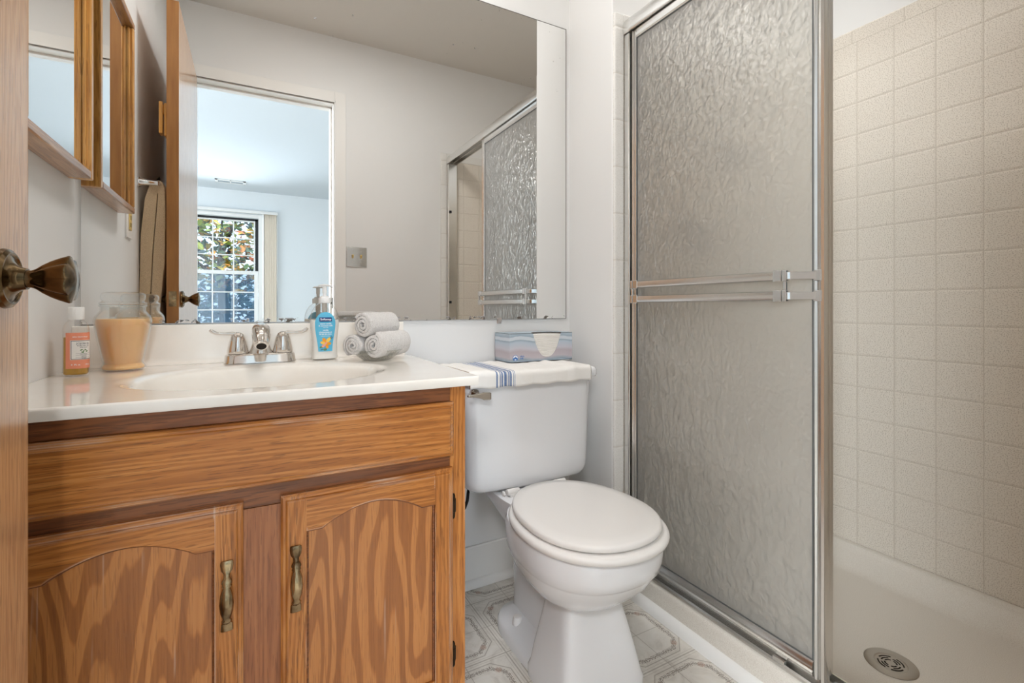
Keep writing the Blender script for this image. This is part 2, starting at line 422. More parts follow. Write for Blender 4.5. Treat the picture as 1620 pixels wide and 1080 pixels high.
# ------------------------------------------------------------------ helpers: geometry
class MB:
    def __init__(self): self.v = []; self.f = []
    def add(self, vs, fs):
        o = len(self.v); self.v += [tuple(p) for p in vs]; self.f += [tuple(i + o for i in q) for q in fs]; return self
    def box(self, x0, x1, y0, y1, z0, z1):
        vs = [(x, y, z) for z in (z0, z1) for y in (y0, y1) for x in (x0, x1)]
        return self.add(vs, [(0, 2, 3, 1), (4, 5, 7, 6), (0, 1, 5, 4), (2, 6, 7, 3), (0, 4, 6, 2), (1, 3, 7, 5)])
    def loft(self, rings, cap0=True, cap1=True, closed=True):
        n = len(rings[0]); vs = [p for r in rings for p in r]; fs = []
        for i in range(len(rings) - 1):
            for j in range(n if closed else n - 1):
                a, b = i * n + j, i * n + (j + 1) % n
                fs.append((a, b, b + n, a + n))
        if cap0: fs.append(tuple(reversed(range(n))))
        if cap1: fs.append(tuple(range((len(rings) - 1) * n, len(rings) * n)))
        return self.add(vs, fs)
    def lathe(self, prof, c=(0, 0, 0), axis='z', n=40, cap0=True, cap1=True, sx=1.0, sy=1.0, flute=0, fl=0.0, fr=(0, 99)):
        rings = []
        for r, h in prof:
            ring = []
            for j in range(n):
                t = 2 * PI * j / n
                rr = r
                if flute and fr[0] <= h <= fr[1]: rr = r * (1 + fl * abs(math.cos(flute * t / 2)) - fl)
                a, b = rr * math.cos(t) * sx, rr * math.sin(t) * sy
                p = {'z': (a, b, h), 'x': (h, a, b), '-x': (-h, -a, b), 'y': (b, h, a), '-y': (-b, -h, a)}[axis]
                ring.append((c[0] + p[0], c[1] + p[1], c[2] + p[2]))
            rings.append(ring)
        return self.loft(rings, cap0, cap1)
    def tube(self, pts, rad, n=14, caps=True, flat=1.0):
        pts = [Vector(p) for p in pts]
        rad = rad if isinstance(rad, (list, tuple)) else [rad] * len(pts)
        rings = []; up = Vector((0, 0, 1))
        for i, p in enumerate(pts):
            d = (pts[min(i + 1, len(pts) - 1)] - pts[max(i - 1, 0)]).normalized()
            s = d.cross(up)
            if s.length < 1e-3: s = d.cross(Vector((1, 0, 0)))
            s.normalize(); u = s.cross(d).normalized()
            rings.append([tuple(p + s * rad[i] * math.cos(2 * PI * j / n) + u * rad[i] * flat * math.sin(2 * PI * j / n)) for j in range(n)])
        return self.loft(rings, caps, caps)
    def prism(self, outline, axis, a, b):
        """outline in the two other axes, extruded from a to b along axis"""
        def put(p, t):
            return {'x': (t, p[0], p[1]), 'y': (p[0], t, p[1]), 'z': (p[0], p[1], t)}[axis]
        return self.loft([[put(p, a) for p in outline], [put(p, b) for p in outline]])
    def grid(self, nu, nv, fn):
        vs = [fn(i / nu, j / nv) for j in range(nv + 1) for i in range(nu + 1)]
        fs = [(j * (nu + 1) + i, j * (nu + 1) + i + 1, (j + 1) * (nu + 1) + i + 1, (j + 1) * (nu + 1) + i) for j in range(nv) for i in range(nu)]
        return self.add(vs, fs)

BASE = {}
def base_of(o):
    return BASE.get(o.name, Vector((0, 0, 0))) if o else Vector((0, 0, 0))
def tag(o, label=None, cat=None, group=None, kind=None):
    if label: o['label'] = label
    if cat: o['category'] = cat
    if group: o['group'] = group
    if kind: o['kind'] = kind
    return o
def thing(name, loc, label, cat, group=None):
    o = bpy.data.objects.new(name, None); COL.objects.link(o)
    o.empty_display_size = 0.05; o.location = loc
    BASE[o.name] = Vector(loc)
    return tag(o, label, cat, group)
def obj(name, mb, mat, parent=None, bevel=0.0, smooth=True, seg=2, at=None, label=None, sub=0, solid=0.0, angle=35, world=True):
    """one mesh object; vertices are given in world coordinates"""
    if parent is not None: L = base_of(parent)
    else: L = Vector(at) if at is not None else Vector((0, 0, 0))
    me = bpy.data.meshes.new(name)
    me.from_pydata([tuple(Vector(p) - L) for p in mb.v], [], mb.f)
    bm = bmesh.new(); bm.from_mesh(me)
    bmesh.ops.recalc_face_normals(bm, faces=bm.faces)
    bm.to_mesh(me); bm.free()
    for m in (mat if isinstance(mat, (list, tuple)) else [mat]): me.materials.append(m)
    o = bpy.data.objects.new(name, me); COL.objects.link(o)
    if parent is not None: o.parent = parent
    else: o.location = L
    BASE[o.name] = L
    if bevel:
        b = o.modifiers.new('bevel', 'BEVEL'); b.width = bevel; b.segments = seg; b.limit_method = 'ANGLE'; b.angle_limit = R(40)
        b.harden_normals = False
    if solid:
        s = o.modifiers.new('solid', 'SOLIDIFY'); s.thickness = solid; s.offset = 0
    if sub:
        s = o.modifiers.new('sub', 'SUBSURF'); s.levels = sub; s.render_levels = sub
    if smooth:
        me.polygons.foreach_set('use_smooth', [True] * len(me.polygons))
        if angle is not None:
            try: me.set_sharp_from_angle(angle=R(angle))
            except Exception: pass
    me.update()
    if label: o['label'] = label
    return o
def struct(name, mb, mat, **k):
    o = obj(name, mb, mat, **k); o['kind'] = 'structure'; return o
def text_mesh(s, size, depth=0.0003, align='CENTER', bold=False):
    c = bpy.data.curves.new('txt', 'FONT'); c.body = s; c.size = size; c.extrude = depth; c.align_x = align
    c.resolution_u = 3
    if bold: c.offset = size * 0.02
    o = bpy.data.objects.new('txt', c); COL.objects.link(o)
    bpy.context.view_layer.update()
    dg = bpy.context.evaluated_depsgraph_get()
    me = bpy.data.meshes.new_from_object(o.evaluated_get(dg))
    vs = [tuple(v.co) for v in me.vertices]; fs = [tuple(p.vertices) for p in me.polygons]
    bpy.data.objects.remove(o); bpy.data.curves.remove(c); bpy.data.meshes.remove(me)
    return vs, fs
def lerp(a, b, t): return a + (b - a) * t
def sm(t): t = max(0, min(1, t)); return t * t * (3 - 2 * t)
def box(*a): return MB().box(*a)

# ------------------------------------------------------------------ room shell
YB, XL, XS, YS, YD, XT, ZC = 1.470, -0.362, 1.043, 1.226, 0.070, 1.850, 2.455
OX0, OX1, OZ = -0.245, 0.408, 2.078          # door opening
struct('floor', box(XL - 0.1, 1.08, -0.05, YB + 0.1, -0.06, 0), VINYL)
struct('ceiling', box(XL - 0.1, 2.1, -0.05, YB + 0.2, ZC, ZC + 0.1), CEIL)
struct('wall_back', box(XL - 0.1, XS + 0.02, YB, YB + 0.1, -0.06, ZC + 0.02), WALL)
struct('wall_left', box(XL - 0.1, XL, -0.05, YB + 0.1, -0.06, ZC + 0.02), WALL)
struct('wall_right', box(XS, 2.1, YS, YB + 0.1, -0.06, ZC + 0.02), WALL, bevel=0.004)
struct('wall_shower', box(XT + 0.008, XT + 0.12, -0.05, YS + 0.02, -0.06, ZC + 0.02), WALL)
mb = MB(); yb0 = -0.05
mb.box(XL - 0.1, OX0 - 0.015, yb0, YD, -0.06, ZC + 0.02).box(OX1 + 0.015, 2.1, yb0, YD, -0.06, ZC + 0.02).box(OX0 - 0.015, OX1 + 0.015, yb0, YD, OZ + 0.015, ZC + 0.02)
struct('wall_front', mb, WALL)
# door casing and jambs
mb = MB()
mb.box(OX0 - 0.0149, OX0, yb0, YD, 0, OZ + 0.0149).box(OX1, OX1 + 0.0149, yb0, YD, 0, OZ + 0.0149).box(OX0, OX1, yb0, YD, OZ, OZ + 0.0149)
mb.box(OX1 - 0.010, OX1, -0.03, 0.012, 0, OZ).box(OX0, OX1, -0.03, 0.012, OZ - 0.010, OZ)
tr1 = struct('trim_1', mb, TRIM, bevel=0.002)
mb = MB()
for (x0, x1, z0, z1) in ((OX1 + 0.005, OX1 + 0.066, 0, OZ + 0.066), (OX0 - 0.066, OX0 - 0.005, 0, OZ + 0.066)):
    mb.box(x0, x1, YD, YD + 0.010, z0, z1)
mb.box(OX0 - 0.005, OX1 + 0.005, YD, YD + 0.010, OZ + 0.005, OZ + 0.066)
mb.box(OX1 + 0.005, OX1 + 0.012, YD, YD + 0.013, 0, OZ + 0.012).box(OX0 - 0.012, OX1 + 0.012, YD, YD + 0.013, OZ + 0.005, OZ + 0.012)
struct('trim_2', mb, TRIM, bevel=0.0015)
sp = MB().box(OX1 - 0.002, OX1 + 0.0005, 0.020, 0.052, 0.925, 0.985)
sp.lathe([(0.004, 0), (0.006, 0.003), (0.0, 0.004)], (OX1 - 0.004, 0.036, 0.955), '-x', 12)
obj('strike_plate', sp, HINGE, tr1)
# baseboard with shoe, and shoe moulding along the shower kerb
mb = MB().box(0.405, XS, YB - 0.011, YB, 0.012, 0.136)
mb.prism([(YB, 0), (YB - 0.024, 0), (YB - 0.023, 0.012), (YB - 0.018, 0.022), (YB - 0.011, 0.028), (YB, 0.030)], 'x', 0.405, XS)
struct('baseboard_back', mb, TRIM, bevel=0.003)
struct('baseboard_right', box(XS - 0.011, XS, YS, YB - 0.011, 0.0, 0.136), TRIM, bevel=0.003)
mb = MB().prism([(1.0779, 0), (1.060, 0), (1.0605, 0.010), (1.065, 0.022), (1.072, 0.029), (1.0779, 0.031)], 'y', YD + 0.012, YS - 0.001)
struct('trim_3', mb, TRIM)
struct('baseboard_front', box(OX1 + 0.066, 1.04, YD, YD + 0.011, 0.0, 0.136), TRIM, bevel=0.003)

# shower tile
zt = 1.853
struct('wall_shower_tile', box(XT, XT + 0.008, YD + 0.008, YS - 0.008, 0.10, zt), TILE_SIDE)
struct('wall_shower_end_tile', box(1.0845, XT, YS - 0.008, YS, 0.0, zt), TILE_END)
struct('wall_shower_near_tile', box(1.0845, XT, YD, YD + 0.008, 0.0, zt), TILE_END)
mb = MB().prism([(XT + 0.008, zt + 0.0008), (XT, zt + 0.0008), (XT, zt + 0.044), (XT + 0.004, zt + 0.049), (XT + 0.008, zt + 0.050)], 'y', YD + 0.008, YS - 0.008)
struct('trim_4', mb, m_tile('shower_tile_cap', 1, 2, 0.128 + 0.01, -2.0, 0.1535, TB, TS, TG))
for i, yy, d in ((5, YS, -1), (6, YD, 1)):
    mb = MB()
    mb.prism([(1.0838, yy), (1.0838, yy + d * 0.010), (1.053, yy + d * 0.010), (1.047, yy + d * 0.007), (1.0445, yy)], 'z', 0.0, zt + 0.045)
    mb.box(1.0838, XT, min(yy, yy + d * 0.008), max(yy, yy + d * 0.008), zt + 0.0008, zt + 0.049)
    struct('trim_%d' % i, mb, TILE_EDGEX, bevel=0.002)

# ------------------------------------------------------------------ bedroom beyond the door
BY, BXL, BXR = -4.2, -3.0, 3.4
WX0, WX1, WZ0, WZ1 = -0.715, 0.085, 0.62, 2.095      # window opening
carpet = Mat('beige_carpet', rgb(206, 196, 182), 0.95); carpet.bump(carpet.noise(300, 2), 0.6, 0.01)
struct('floor_bedroom', box(BXL - .1, BXR + .1, BY - .12, -0.05, -0.06, -0.002), carpet.m)
struct('ceiling_bedroom', box(BXL - .1, BXR + .1, BY - .12, -0.05, 2.440, 2.54), m_paint('bedroom_ceiling_paint', rgb(212, 219, 224)))
mb = MB().box(BXL - .1, WX0, BY - .12, BY, -.06, 2.44).box(WX1, BXR + .1, BY - .12, BY, -.06, 2.44)
mb.box(WX0, WX1, BY - .12, BY, -.06, WZ0).box(WX0, WX1, BY - .12, BY, WZ1, 2.44)
struct('wall_bedroom_far', mb, BEDW)
struct('wall_bedroom_left', box(BXL - .1, BXL, BY, -0.05, -.06, 2.44), BEDW)
struct('wall_bedroom_right', box(BXR, BXR + .1, BY, -0.05, -.06, 2.44), BEDW)
struct('wall_bedroom_near', MB().box(BXL - .1, XL - .1, -0.05, 0.05, -.06, 2.54).box(2.1, BXR + .1, -0.05, .05, -.06, 2.54), BEDW)

# window_1: double-hung, three panes across in each sash
yo = BY - 0.06
mb = MB()
cw = 0.042
mb.box(WX0 - cw, WX0, BY, BY + 0.016, WZ0 - .03, WZ1 + cw).box(WX1, WX1 + cw, BY, BY + 0.016, WZ0 - .03, WZ1 + cw)
mb.box(WX0, WX1, BY, BY + 0.016, WZ1, WZ1 + cw).box(WX0 - .06, WX1 + .06, BY, BY + 0.05, WZ0 - .03, WZ0)
win = struct('window_1', mb, TRIM, bevel=0.002)
def sash(name, x0, x1, z0, z1, y, rail, m):
    mb = MB().box(x0, x0 + rail, y, y + .03, z0, z1).box(x1 - rail, x1, y, y + .03, z0, z1)
    mb.box(x0 + rail, x1 - rail, y, y + .03, z0, z0 + rail).box(x0 + rail, x1 - rail, y, y + .03, z1 - rail, z1)
    o = obj(name, mb, m, win, bevel=0.002)
    mb = MB(); W = x1 - x0 - 2 * rail; Hh = z1 - z0 - 2 * rail
    for k in (1, 2):
        xx = x0 + rail + W * k / 3; zz = z0 + rail + Hh * k / 3
        mb.box(xx - .007, xx + .007, y + .010, y + .022, z0 + rail, z1 - rail)
        mb.box(x0 + rail, x1 - rail, y + .011, y + .021, zz - .007, zz + .007)
    obj('muntins', mb, TRIM, o)
    obj('glass_pane', MB().box(x0 + rail - .003, x1 - rail + .003, y + .004, y + .008, z0 + rail - .003, z1 - rail + .003), WGLASS, o)
    return o
sash('upper_sash', WX0 + .037, WX1 - .037, 1.372, WZ1 - .028, yo - .030, 0.018, TRIM)
sash('lower_sash', WX0 + .002, WX1 - .002, WZ0, 1.405, yo + .002, 0.046, TRIM)
mb = MB().box(WX0, WX0 + .036, yo - .05, yo + .0, 1.36, WZ1).box(WX1 - .036, WX1, yo - .05, yo, 1.36, WZ1).box(WX0, WX1, yo - .05, yo, WZ1 - .026, WZ1)
obj('sash_channel', mb, BLACK, win, label='black upper sash channel')
scr = bpy.data.materials.new('insect_screen_mesh'); scr.use_nodes = True
nt = scr.node_tree; pb = nt.nodes['Principled BSDF']; pb.inputs['Base Color'].default_value = rgb(120, 150, 175); pb.inputs['Roughness'].default_value = 0.8
pb.inputs['Alpha'].default_value = 0.38
obj('insect_screen', box(WX0 + .03, WX1 - .03, yo - .056, yo - .053, WZ0 + .01, 1.40), scr, win)

vb = thing('vertical_blinds', (0.23, BY, 0), 'beige vertical blinds drawn to the right of the bedroom window', 'blinds')
obj('headrail', MB().box(-0.95, 0.31, BY + .016, BY + .060, 2.150, 2.186), TRIM, vb, bevel=0.003)
slm = Mat('beige_fabric_vane', rgb(236, 221, 202), 0.7).m
for k in range(7):
    x0 = 0.150 + k * 0.020
    wv = MB().grid(4, 20, lambda u, v, x0=x0: (x0 + 0.027 * u, BY + .030 + 0.012 * u + .003 * math.sin(u * PI), 0.06 + v * 2.09))
    obj('vane', wv, slm, vb, solid=0.0018)
obj('wand', MB().tube([(0.306, BY + .065, 2.15), (0.306, BY + .065, 1.15)], 0.003, 8), TRIM, vb)
whs = Mat('white_fabric_vane', rgb(244, 242, 238), 0.7).m
obj('vane', MB().grid(4, 20, lambda u, v: (0.126 + 0.022 * u, BY + .020 + 0.03 * u, 0.06 + v * 2.09)), whs, vb, solid=0.0018, label='white end vane')

vt = thing('ceiling_vent', (-0.21, -3.62, 2.44), 'white slotted air vent on the bedroom ceiling', 'vent')
vx0, vx1, vy0, vy1 = -0.375, -0.055, -3.80, -3.66
vmb = MB().box(vx0, vx1, vy0, vy0 + .02, 2.428, 2.44).box(vx0, vx1, vy1 - .02, vy1, 2.428, 2.44).box(vx0, vx0 + .03, vy0, vy1, 2.428, 2.44).box(vx1 - .03, vx1, vy0, vy1, 2.428, 2.44).box(-.222, -.208, vy0, vy1, 2.428, 2.44)
obj('frame', vmb, TRIM, vt, bevel=0.002)
sl = MB()
for k in range(6): sl.box(vx0 + .03, vx1 - .03, vy0 + .022 + k * .017, vy0 + .030 + k * .017, 2.430, 2.438)
obj('louvre', sl, Mat('grey_vent_metal', rgb(170, 178, 182), 0.5).m, vt)

# ------------------------------------------------------------------ outside
grass = Mat('lawn', rgb(96, 120, 70), 0.9)
grass.set('Base Color', grass.ramp(grass.noise(3, 4), [(0.35, rgb(70, 92, 60)), (0.7, rgb(130, 140, 84))]))
struct('ground', box(-25, 25, -40, BY - .13, -.5, -.3), grass.m)
leafm = Mat('autumn_leaf', rgb(120, 140, 70), 0.5)
g = leafm.nt.nodes.new('ShaderNodeNewGeometry')
leafm.set('Base Color', leafm.ramp(Val(leafm.nt, g.outputs['Random Per Island']), [(0.0, rgb(52, 62, 84)), (0.34, rgb(84, 112, 74)), (0.55, rgb(176, 186, 92)), (0.75, rgb(226, 158, 64)), (0.9, rgb(190, 96, 62)), (1.0, rgb(236, 206, 110))]))
leafm.set('Subsurface Weight', 0.0)
leafb = Mat('shaded_shrub_leaf', rgb(70, 96, 96), 0.5)  # dark bluish tone of outdoor shade is put into these leaf colours
g = leafb.nt.nodes.new('ShaderNodeNewGeometry')
leafb.set('Base Color', leafb.ramp(Val(leafb.nt, g.outputs['Random Per Island']), [(0.0, rgb(40, 62, 74)), (0.6, rgb(66, 98, 92)), (1.0, rgb(120, 150, 130))]))
def leaves(n, c, rad, size, rnd):
    mb = MB()
    for i in range(n):
        while True:
            p = Vector((rnd.uniform(-1, 1), rnd.uniform(-1, 1), rnd.uniform(-1, 1)))
            if 0.25 < p.length < 1: break
        q = Vector((c[0] + p.x * rad[0], c[1] + p.y * rad[1], c[2] + p.z * rad[2]))
        m = Matrix.Rotation(rnd.uniform(0, 6.3), 3, 'Z') @ Matrix.Rotation(rnd.uniform(-1.2, 1.2), 3, 'X') @ Matrix.Rotation(rnd.uniform(0, 6.3), 3, 'Z')
        s = size * rnd.uniform(0.6, 1.3)
        lf = [(0, -1, 0), (.45, -.45, .1), (.55, .1, .12), (0, 1.0, -.1), (-.55, .1, .12), (-.45, -.45, .1)]
        mb.add([tuple(q + m @ Vector(v) * s) for v in lf], [(0, 1, 2, 3), (0, 3, 4, 5)])
    return mb
rnd = random.Random(3)
tree = thing('autumn_tree', (-0.5, -8.4, -.3), 'tree with yellow and orange autumn leaves outside the bedroom window', 'tree')
bark = Mat('bark', rgb(70, 58, 48), 0.9); bark.bump(bark.noise(40, 3, bark.xyz((1, 1, .2))), 0.7, 0.02)
tm = MB().tube([(-0.5, -8.4, -.3), (-.47, -8.38, .8), (-.55, -8.4, 1.6), (-.5, -8.4, 3.2)], [.13, .10, .085, .04], 10)
for a, h, l in ((0.4, 1.2, 1.3), (2.2, 1.4, 1.2), (3.8, 1.7, 1.2), (5.3, 1.3, 1.2), (1.3, 2.0, 1.0), (3.0, 2.2, 1.0)):
    tm.tube([(-.52, -8.4, h), (-.5 + l * .5 * math.cos(a), -8.4 + l * .5 * math.sin(a), h + .35), (-.5 + l * math.cos(a), -8.4 + l * math.sin(a), h + .6)], [.045, .03, .012], 7)
obj('trunk', tm, bark.m, tree)
fo = leaves(2600, (-0.5, -8.4, 2.3), (2.0, 1.3, 1.15), 0.085, rnd)
obj('foliage', fo, leafm.m, tree, smooth=False)
sh = thing('shrub', (-0.6, -10.6, -.3), 'green shrub below the autumn tree outside, bluish shade put into its leaf colour', 'shrub')
obj('foliage', leaves(2600, (-0.6, -10.8, .55), (3.0, .8, 1.0), 0.11, rnd), leafb.m, sh, smooth=False)
obj('stem', MB().tube([(-.6, -10.7, -.3), (-.6, -10.7, .6)], .05, 8), bark.m, sh)

# ------------------------------------------------------------------ door_1 (open, beside the camera)
dx0, dx1, dy0, dy1 = -0.2725, -0.2346, 0.102, 0.782
d = struct('door_1', box(dx0 + 0.0006, dx1, dy0, dy1 - 0.0006, 0.012, 2.062), DOORW, bevel=0.0012)
obj('edge_band', box(dx0 + .0004, dx1 - .0003, dy1 - .0006, dy1 + .0002, 0.013, 2.061), DOORE, d)
KZ, KY = 0.961, 0.714
def knob(side, name):
    s = 1 if side > 0 else -1
    ax = 'x' if s > 0 else '-x'
    xx = dx1 if s > 0 else dx0
    mb = MB()
    rose = MB().lathe([(0.0315, 0.0), (0.0325, 0.002), (0.0315, 0.006), (0.028, 0.0085), (0.0265, 0.0085), (0.025, 0.0070), (0.019, 0.0085), (0.0145, 0.0125), (0.0125, 0.016), (0.0115, 0.020)], (xx, KY, KZ), ax, 48)
    o = obj('door_knob', rose, KNOBM, d)
    head = MB().lathe([(0.0098, 0.016), (0.0098, 0.021), (0.0094, 0.023), (0.0112, 0.027), (0.0160, 0.033), (0.0205, 0.040), (0.0240, 0.047), (0.0262, 0.0525), (0.0272, 0.0555), (0.0266, 0.0570), (0.0150, 0.0600), (0.0, 0.0612)],
                      (xx, KY, KZ), ax, 96, flute=7, fl=0.17, fr=(0.026, 0.0585))
    obj('knob_head', head, KNOBM, o, angle=50)
    return o
knob(1, 'k'); knob(-1, 'k')
lp = MB().box(dx0 + .007, dx1 - .007, dy1, dy1 + .0012, KZ - .028, KZ + .028)
lp.lathe([(0.0105, 0), (0.0105, 0.003), (0.008, 0.0045), (0, 0.0045)], (-.2535, dy1 + .001, KZ), 'y', 24)
obj('latch_plate', lp, BRASS, d)
hk = MB().box(dx0 - .008, dx0, 0.735, 0.775, 1.560, 1.680)
hk.box(dx0 - .012, dx0 - .008, 0.742, 0.768, 1.640, 1.676)
hk.box(dx0 - .024, dx0 - .012, 0.735, 0.775, 1.568, 1.684)
obj('robe_hook', hk, FRAMEV, d, bevel=0.004)
hb = MB()
for zz in (0.25, 1.05, 1.85): hb.lathe([(0.005, -.045), (0.005, .045)], (dx0 - .003, dy0 - .010, zz), 'z', 12)
obj('hinge', hb, BRASS, d)

# ------------------------------------------------------------------ wall mirror over the vanity
MX0, MX1, MZ0, MZ1 = -0.349, 1.024, 0.8885, 1.958
wm = thing('wall_mirror', (0.34, YB, MZ0), 'large frameless wall mirror above the vanity and toilet', 'mirror')
mirm = m_mirror('silvered_mirror', 0.0)
obj('mirror_glass', box(MX0, MX1, YB - .006, YB - .0005, MZ0, MZ1), mirm, wm)
obj('mirror_edge', MB().box(MX1, MX1 + .0022, YB - .0065, YB - .0005, MZ0, MZ1 + .002).box(MX0, MX1, YB - .0065, YB - .0005, MZ1, MZ1 + .002), Mat('dark_mirror_edge', rgb(96, 92, 88), 0.5).m, wm)
for xx in (0.748, 0.0):
    obj('clip', MB().prism([(YB, MZ0 - .014), (YB - .004, MZ0 - .014), (YB - .010, MZ0 - .003), (YB - .010, MZ0 + .006), (YB - .0062, MZ0 + .006), (YB - .0062, MZ0 - .001), (YB, MZ0 - .001)], 'x', xx - .007, xx + .007),
        Mat('clear_mirror_clip', rgb(190, 178, 170), 0.2).m, wm) if xx > .5 else None

# vanity light fixture above the mirror (gives the warm light)
vl = thing('vanity_light', (0.05, YB, 2.16), 'chrome vanity light bar with round bulbs above the mirror', 'light')
obj('back_plate', box(-0.30, 0.40, YB - .045, YB, 2.11, 2.24), CHROME, vl, bevel=0.006)
gm = bpy.data.materials.new('lit_bulb'); gm.use_nodes = True
e = gm.node_tree.nodes['Principled BSDF']; e.inputs['Emission Color'].default_value = (1, .95, .88, 1); e.inputs['Emission Strength'].default_value = 3.0
for k in range(4):
    cx = -0.20 + k * 0.167
    so = obj('socket', MB().lathe([(.018, 0), (.018, .02)], (cx, YB - .045, 2.175), '-y', 20), CHROME, vl)
    prof = [(0.0475 * math.sin(t * PI / 12), 0.0475 - 0.0475 * math.cos(t * PI / 12)) for t in range(0, 13)]
    obj('bulb', MB().lathe([(max(r, .0005), h) for r, h in prof], (cx, YB - .065, 2.175), '-y', 24), gm, vl)

# ------------------------------------------------------------------ oak framed mirror cabinet on the left wall
fx0, fx1, fy0, fy1, fz0, fz1 = XL, -0.319, 1.048, 1.434, 1.221, 1.812
mc = thing('medicine_cabinet', (XL, 1.24, fz0), 'oak framed mirror cabinet hanging on the left wall', 'cabinet')
fr = 0.019
def frame_bar(a0, a1, b0, b1):  # y range, z range
    return MB().box(fx0, fx1, a0, a1, b0, b1)
obj('stile', frame_bar(fy0, fy0 + fr, fz0 + fr, fz1 - fr), FRAMEV, mc, bevel=0.003)
obj('stile', frame_bar(fy1 - fr, fy1, fz0, fz1), FRAMEV, mc, bevel=0.003)
obj('rail', frame_bar(fy0, fy1 - fr, fz0, fz0 + fr), FRAMEH, mc, bevel=0.003)
obj('rail', frame_bar(fy0, fy1 - fr, fz1 - fr, fz1), FRAMEH, mc, bevel=0.003)
g0 = -0.3345
ins = 0.007
obj('bead', box(g0, -.3275, fy0 + fr, fy0 + fr + ins, fz0 + fr, fz1 - fr), FRAMEV, mc, bevel=0.002)
obj('bead', box(g0, -.3275, fy1 - fr - ins, fy1 - fr, fz0 + fr, fz1 - fr), FRAMEV, mc, bevel=0.002)
obj('mirror_glass', box(g0 - .004, g0, fy0 + fr - .004, fy1 - fr + .004, fz0 + fr - .004, fz1 - fr + .004), m_mirror('cabinet_mirror'), mc)

# outlet beneath it
ol = thing('outlet', (XL, 0.91, 1.213), 'ivory wall outlet with white cover plate under the mirror cabinet', 'outlet')
obj('cover_plate', box(XL, XL + .006, .872, .948, 1.160, 1.272), WPLAST, ol, bevel=0.002)
obj('receptacle', box(XL + .006, XL + .009, .893, .927, 1.188, 1.246), IVORY, ol, bevel=0.002)
obj('socket_slots', MB().box(XL + .009, XL + .0095, .902, .905, 1.222, 1.236).box(XL + .009, XL + .0095, .914, .917, 1.222, 1.236).box(XL + .009, XL + .0095, .902, .905, 1.198, 1.212).box(XL + .009, XL + .0095, .914, .917, 1.198, 1.212), DARK, ol)

# towel bar behind the door
tb = thing('towel_bar', (XL, 0.55, 1.38), 'chrome towel bar on the left wall behind the open door', 'towel bar')
for yy in (0.745, 0.30):
    obj('post', MB().lathe([(0.019, 0), (0.019, .004), (0.014, .010), (0.0105, .026), (0.0085, .048), (0.0095, .060), (.006, .064), (0, .065)], (XL, yy, 1.388), 'x', 24), CHROME, tb)
obj('bar', MB().tube([(-.303, .745, 1.388), (-.303, .30, 1.388)], .0065, 14), CHROME, tb)
def towel_section(t):
    # folded towel hanging in two thick lobes over the bar; t 0..1 around the closed outline
    pts = [(-.3585, .85), (-.3595, 1.0), (-.356, 1.2), (-.345, 1.33), (-.333, 1.378), (-.318, 1.398), (-.303, 1.404), (-.291, 1.398), (-.284, 1.375), (-.282, 1.28), (-.285, 1.1), (-.297, .95), (-.300, .85),
           (-.325, .85), (-.326, .95), (-.318, 1.15), (-.307, 1.33), (-.303, 1.378), (-.3085, 1.33), (-.320, 1.15), (-.328, .95), (-.329, .85)]
    return pts
rings = []
pts = towel_section(0)
for k in range(25):
    yy = 0.36 + 0.37 * k / 24
    ring = []
    for i, (xx, zz) in enumerate(pts):
        wv = 0.003 * math.sin(yy * 40 + i) * (0 if zz > 1.36 else 1)
        e = 0.006 if k in (0, 24) else 0
        ring.append((xx + wv * .5, yy + (0.004 * math.sin(zz * 9 + i)), zz))
    rings.append(ring)
tag(obj('bath_towel', MB().loft(rings), BEIGE, None, at=(-.32, .55, .85), bevel=0.006, seg=3), 'beige bath towel folded over the bar behind the door', 'towel')
# light switch on the front wall, seen in the mirror
ls = thing('light_switch', (.5355, YD, 1.22), 'chrome double light switch plate beside the door casing', 'light switch')
obj('cover_plate', box(.478, .592, YD, YD + .006, 1.162, 1.277), CHROME, ls, bevel=0.003)
for cx in (.512, .558):
    obj('toggle', MB().prism([(YD + .006, 1.212), (YD + .006, 1.228), (YD + .016, 1.232), (YD + .017, 1.226)], 'x', cx - .0045, cx + .0045), IVORY, ls)
    for zz in (1.250, 1.190):
        obj('screw', MB().lathe([(.0035, 0), (.003, .0015), (0, .002)], (cx, YD + .006, zz), 'y', 12), STEEL, ls)

# ------------------------------------------------------------------ vanity cabinet
VX0, VX1, VF, VD_ = XL + .001, 0.398, 0.938, 0.920        # body sides, face frame front, door front
CZ = 0.789
vc = thing('vanity_cabinet', (0.02, 1.2, 0), 'worn oak vanity cabinet with two arched panel doors under the sink', 'cabinet')
obj('body', MB().box(VX0, VX0 + .014, VF + .018, YB - .002, .09, .769).box(VX1 - .014, VX1, VF + .018, YB - .002, .0, .769).box(VX0 + .014, VX1 - .014, VF + .03, YB - .002, .09, .105).box(VX0, VX1, VF + .06, VF + .075, 0, .09).box(VX0 + .014, VX1 - .014, YB - .012, YB - .002, .105, .769), OAKF, vc)
for z0_, z1_ in ((.735, .769), (.585, .628), (.09, .135)):
    obj('face_frame_rail', box(VX0, VX1, VF, VF + .018, z0_, z1_), OAKF, vc, bevel=0.0015)
obj('face_frame_stile', MB().box(VX1 - .035, VX1, VF - .0008, VF + .018, .0905, .7685), OAKV, vc, bevel=0.0015)
obj('face_frame_stile', MB().box(-.020, .055, VF - .0004, VF + .017, .1355, .5845), OAKS, vc)
obj('face_frame_stile', MB().box(VX0, VX0 + .036, VF - .0008, VF + .018, .0905, .7685), OAKV, vc)
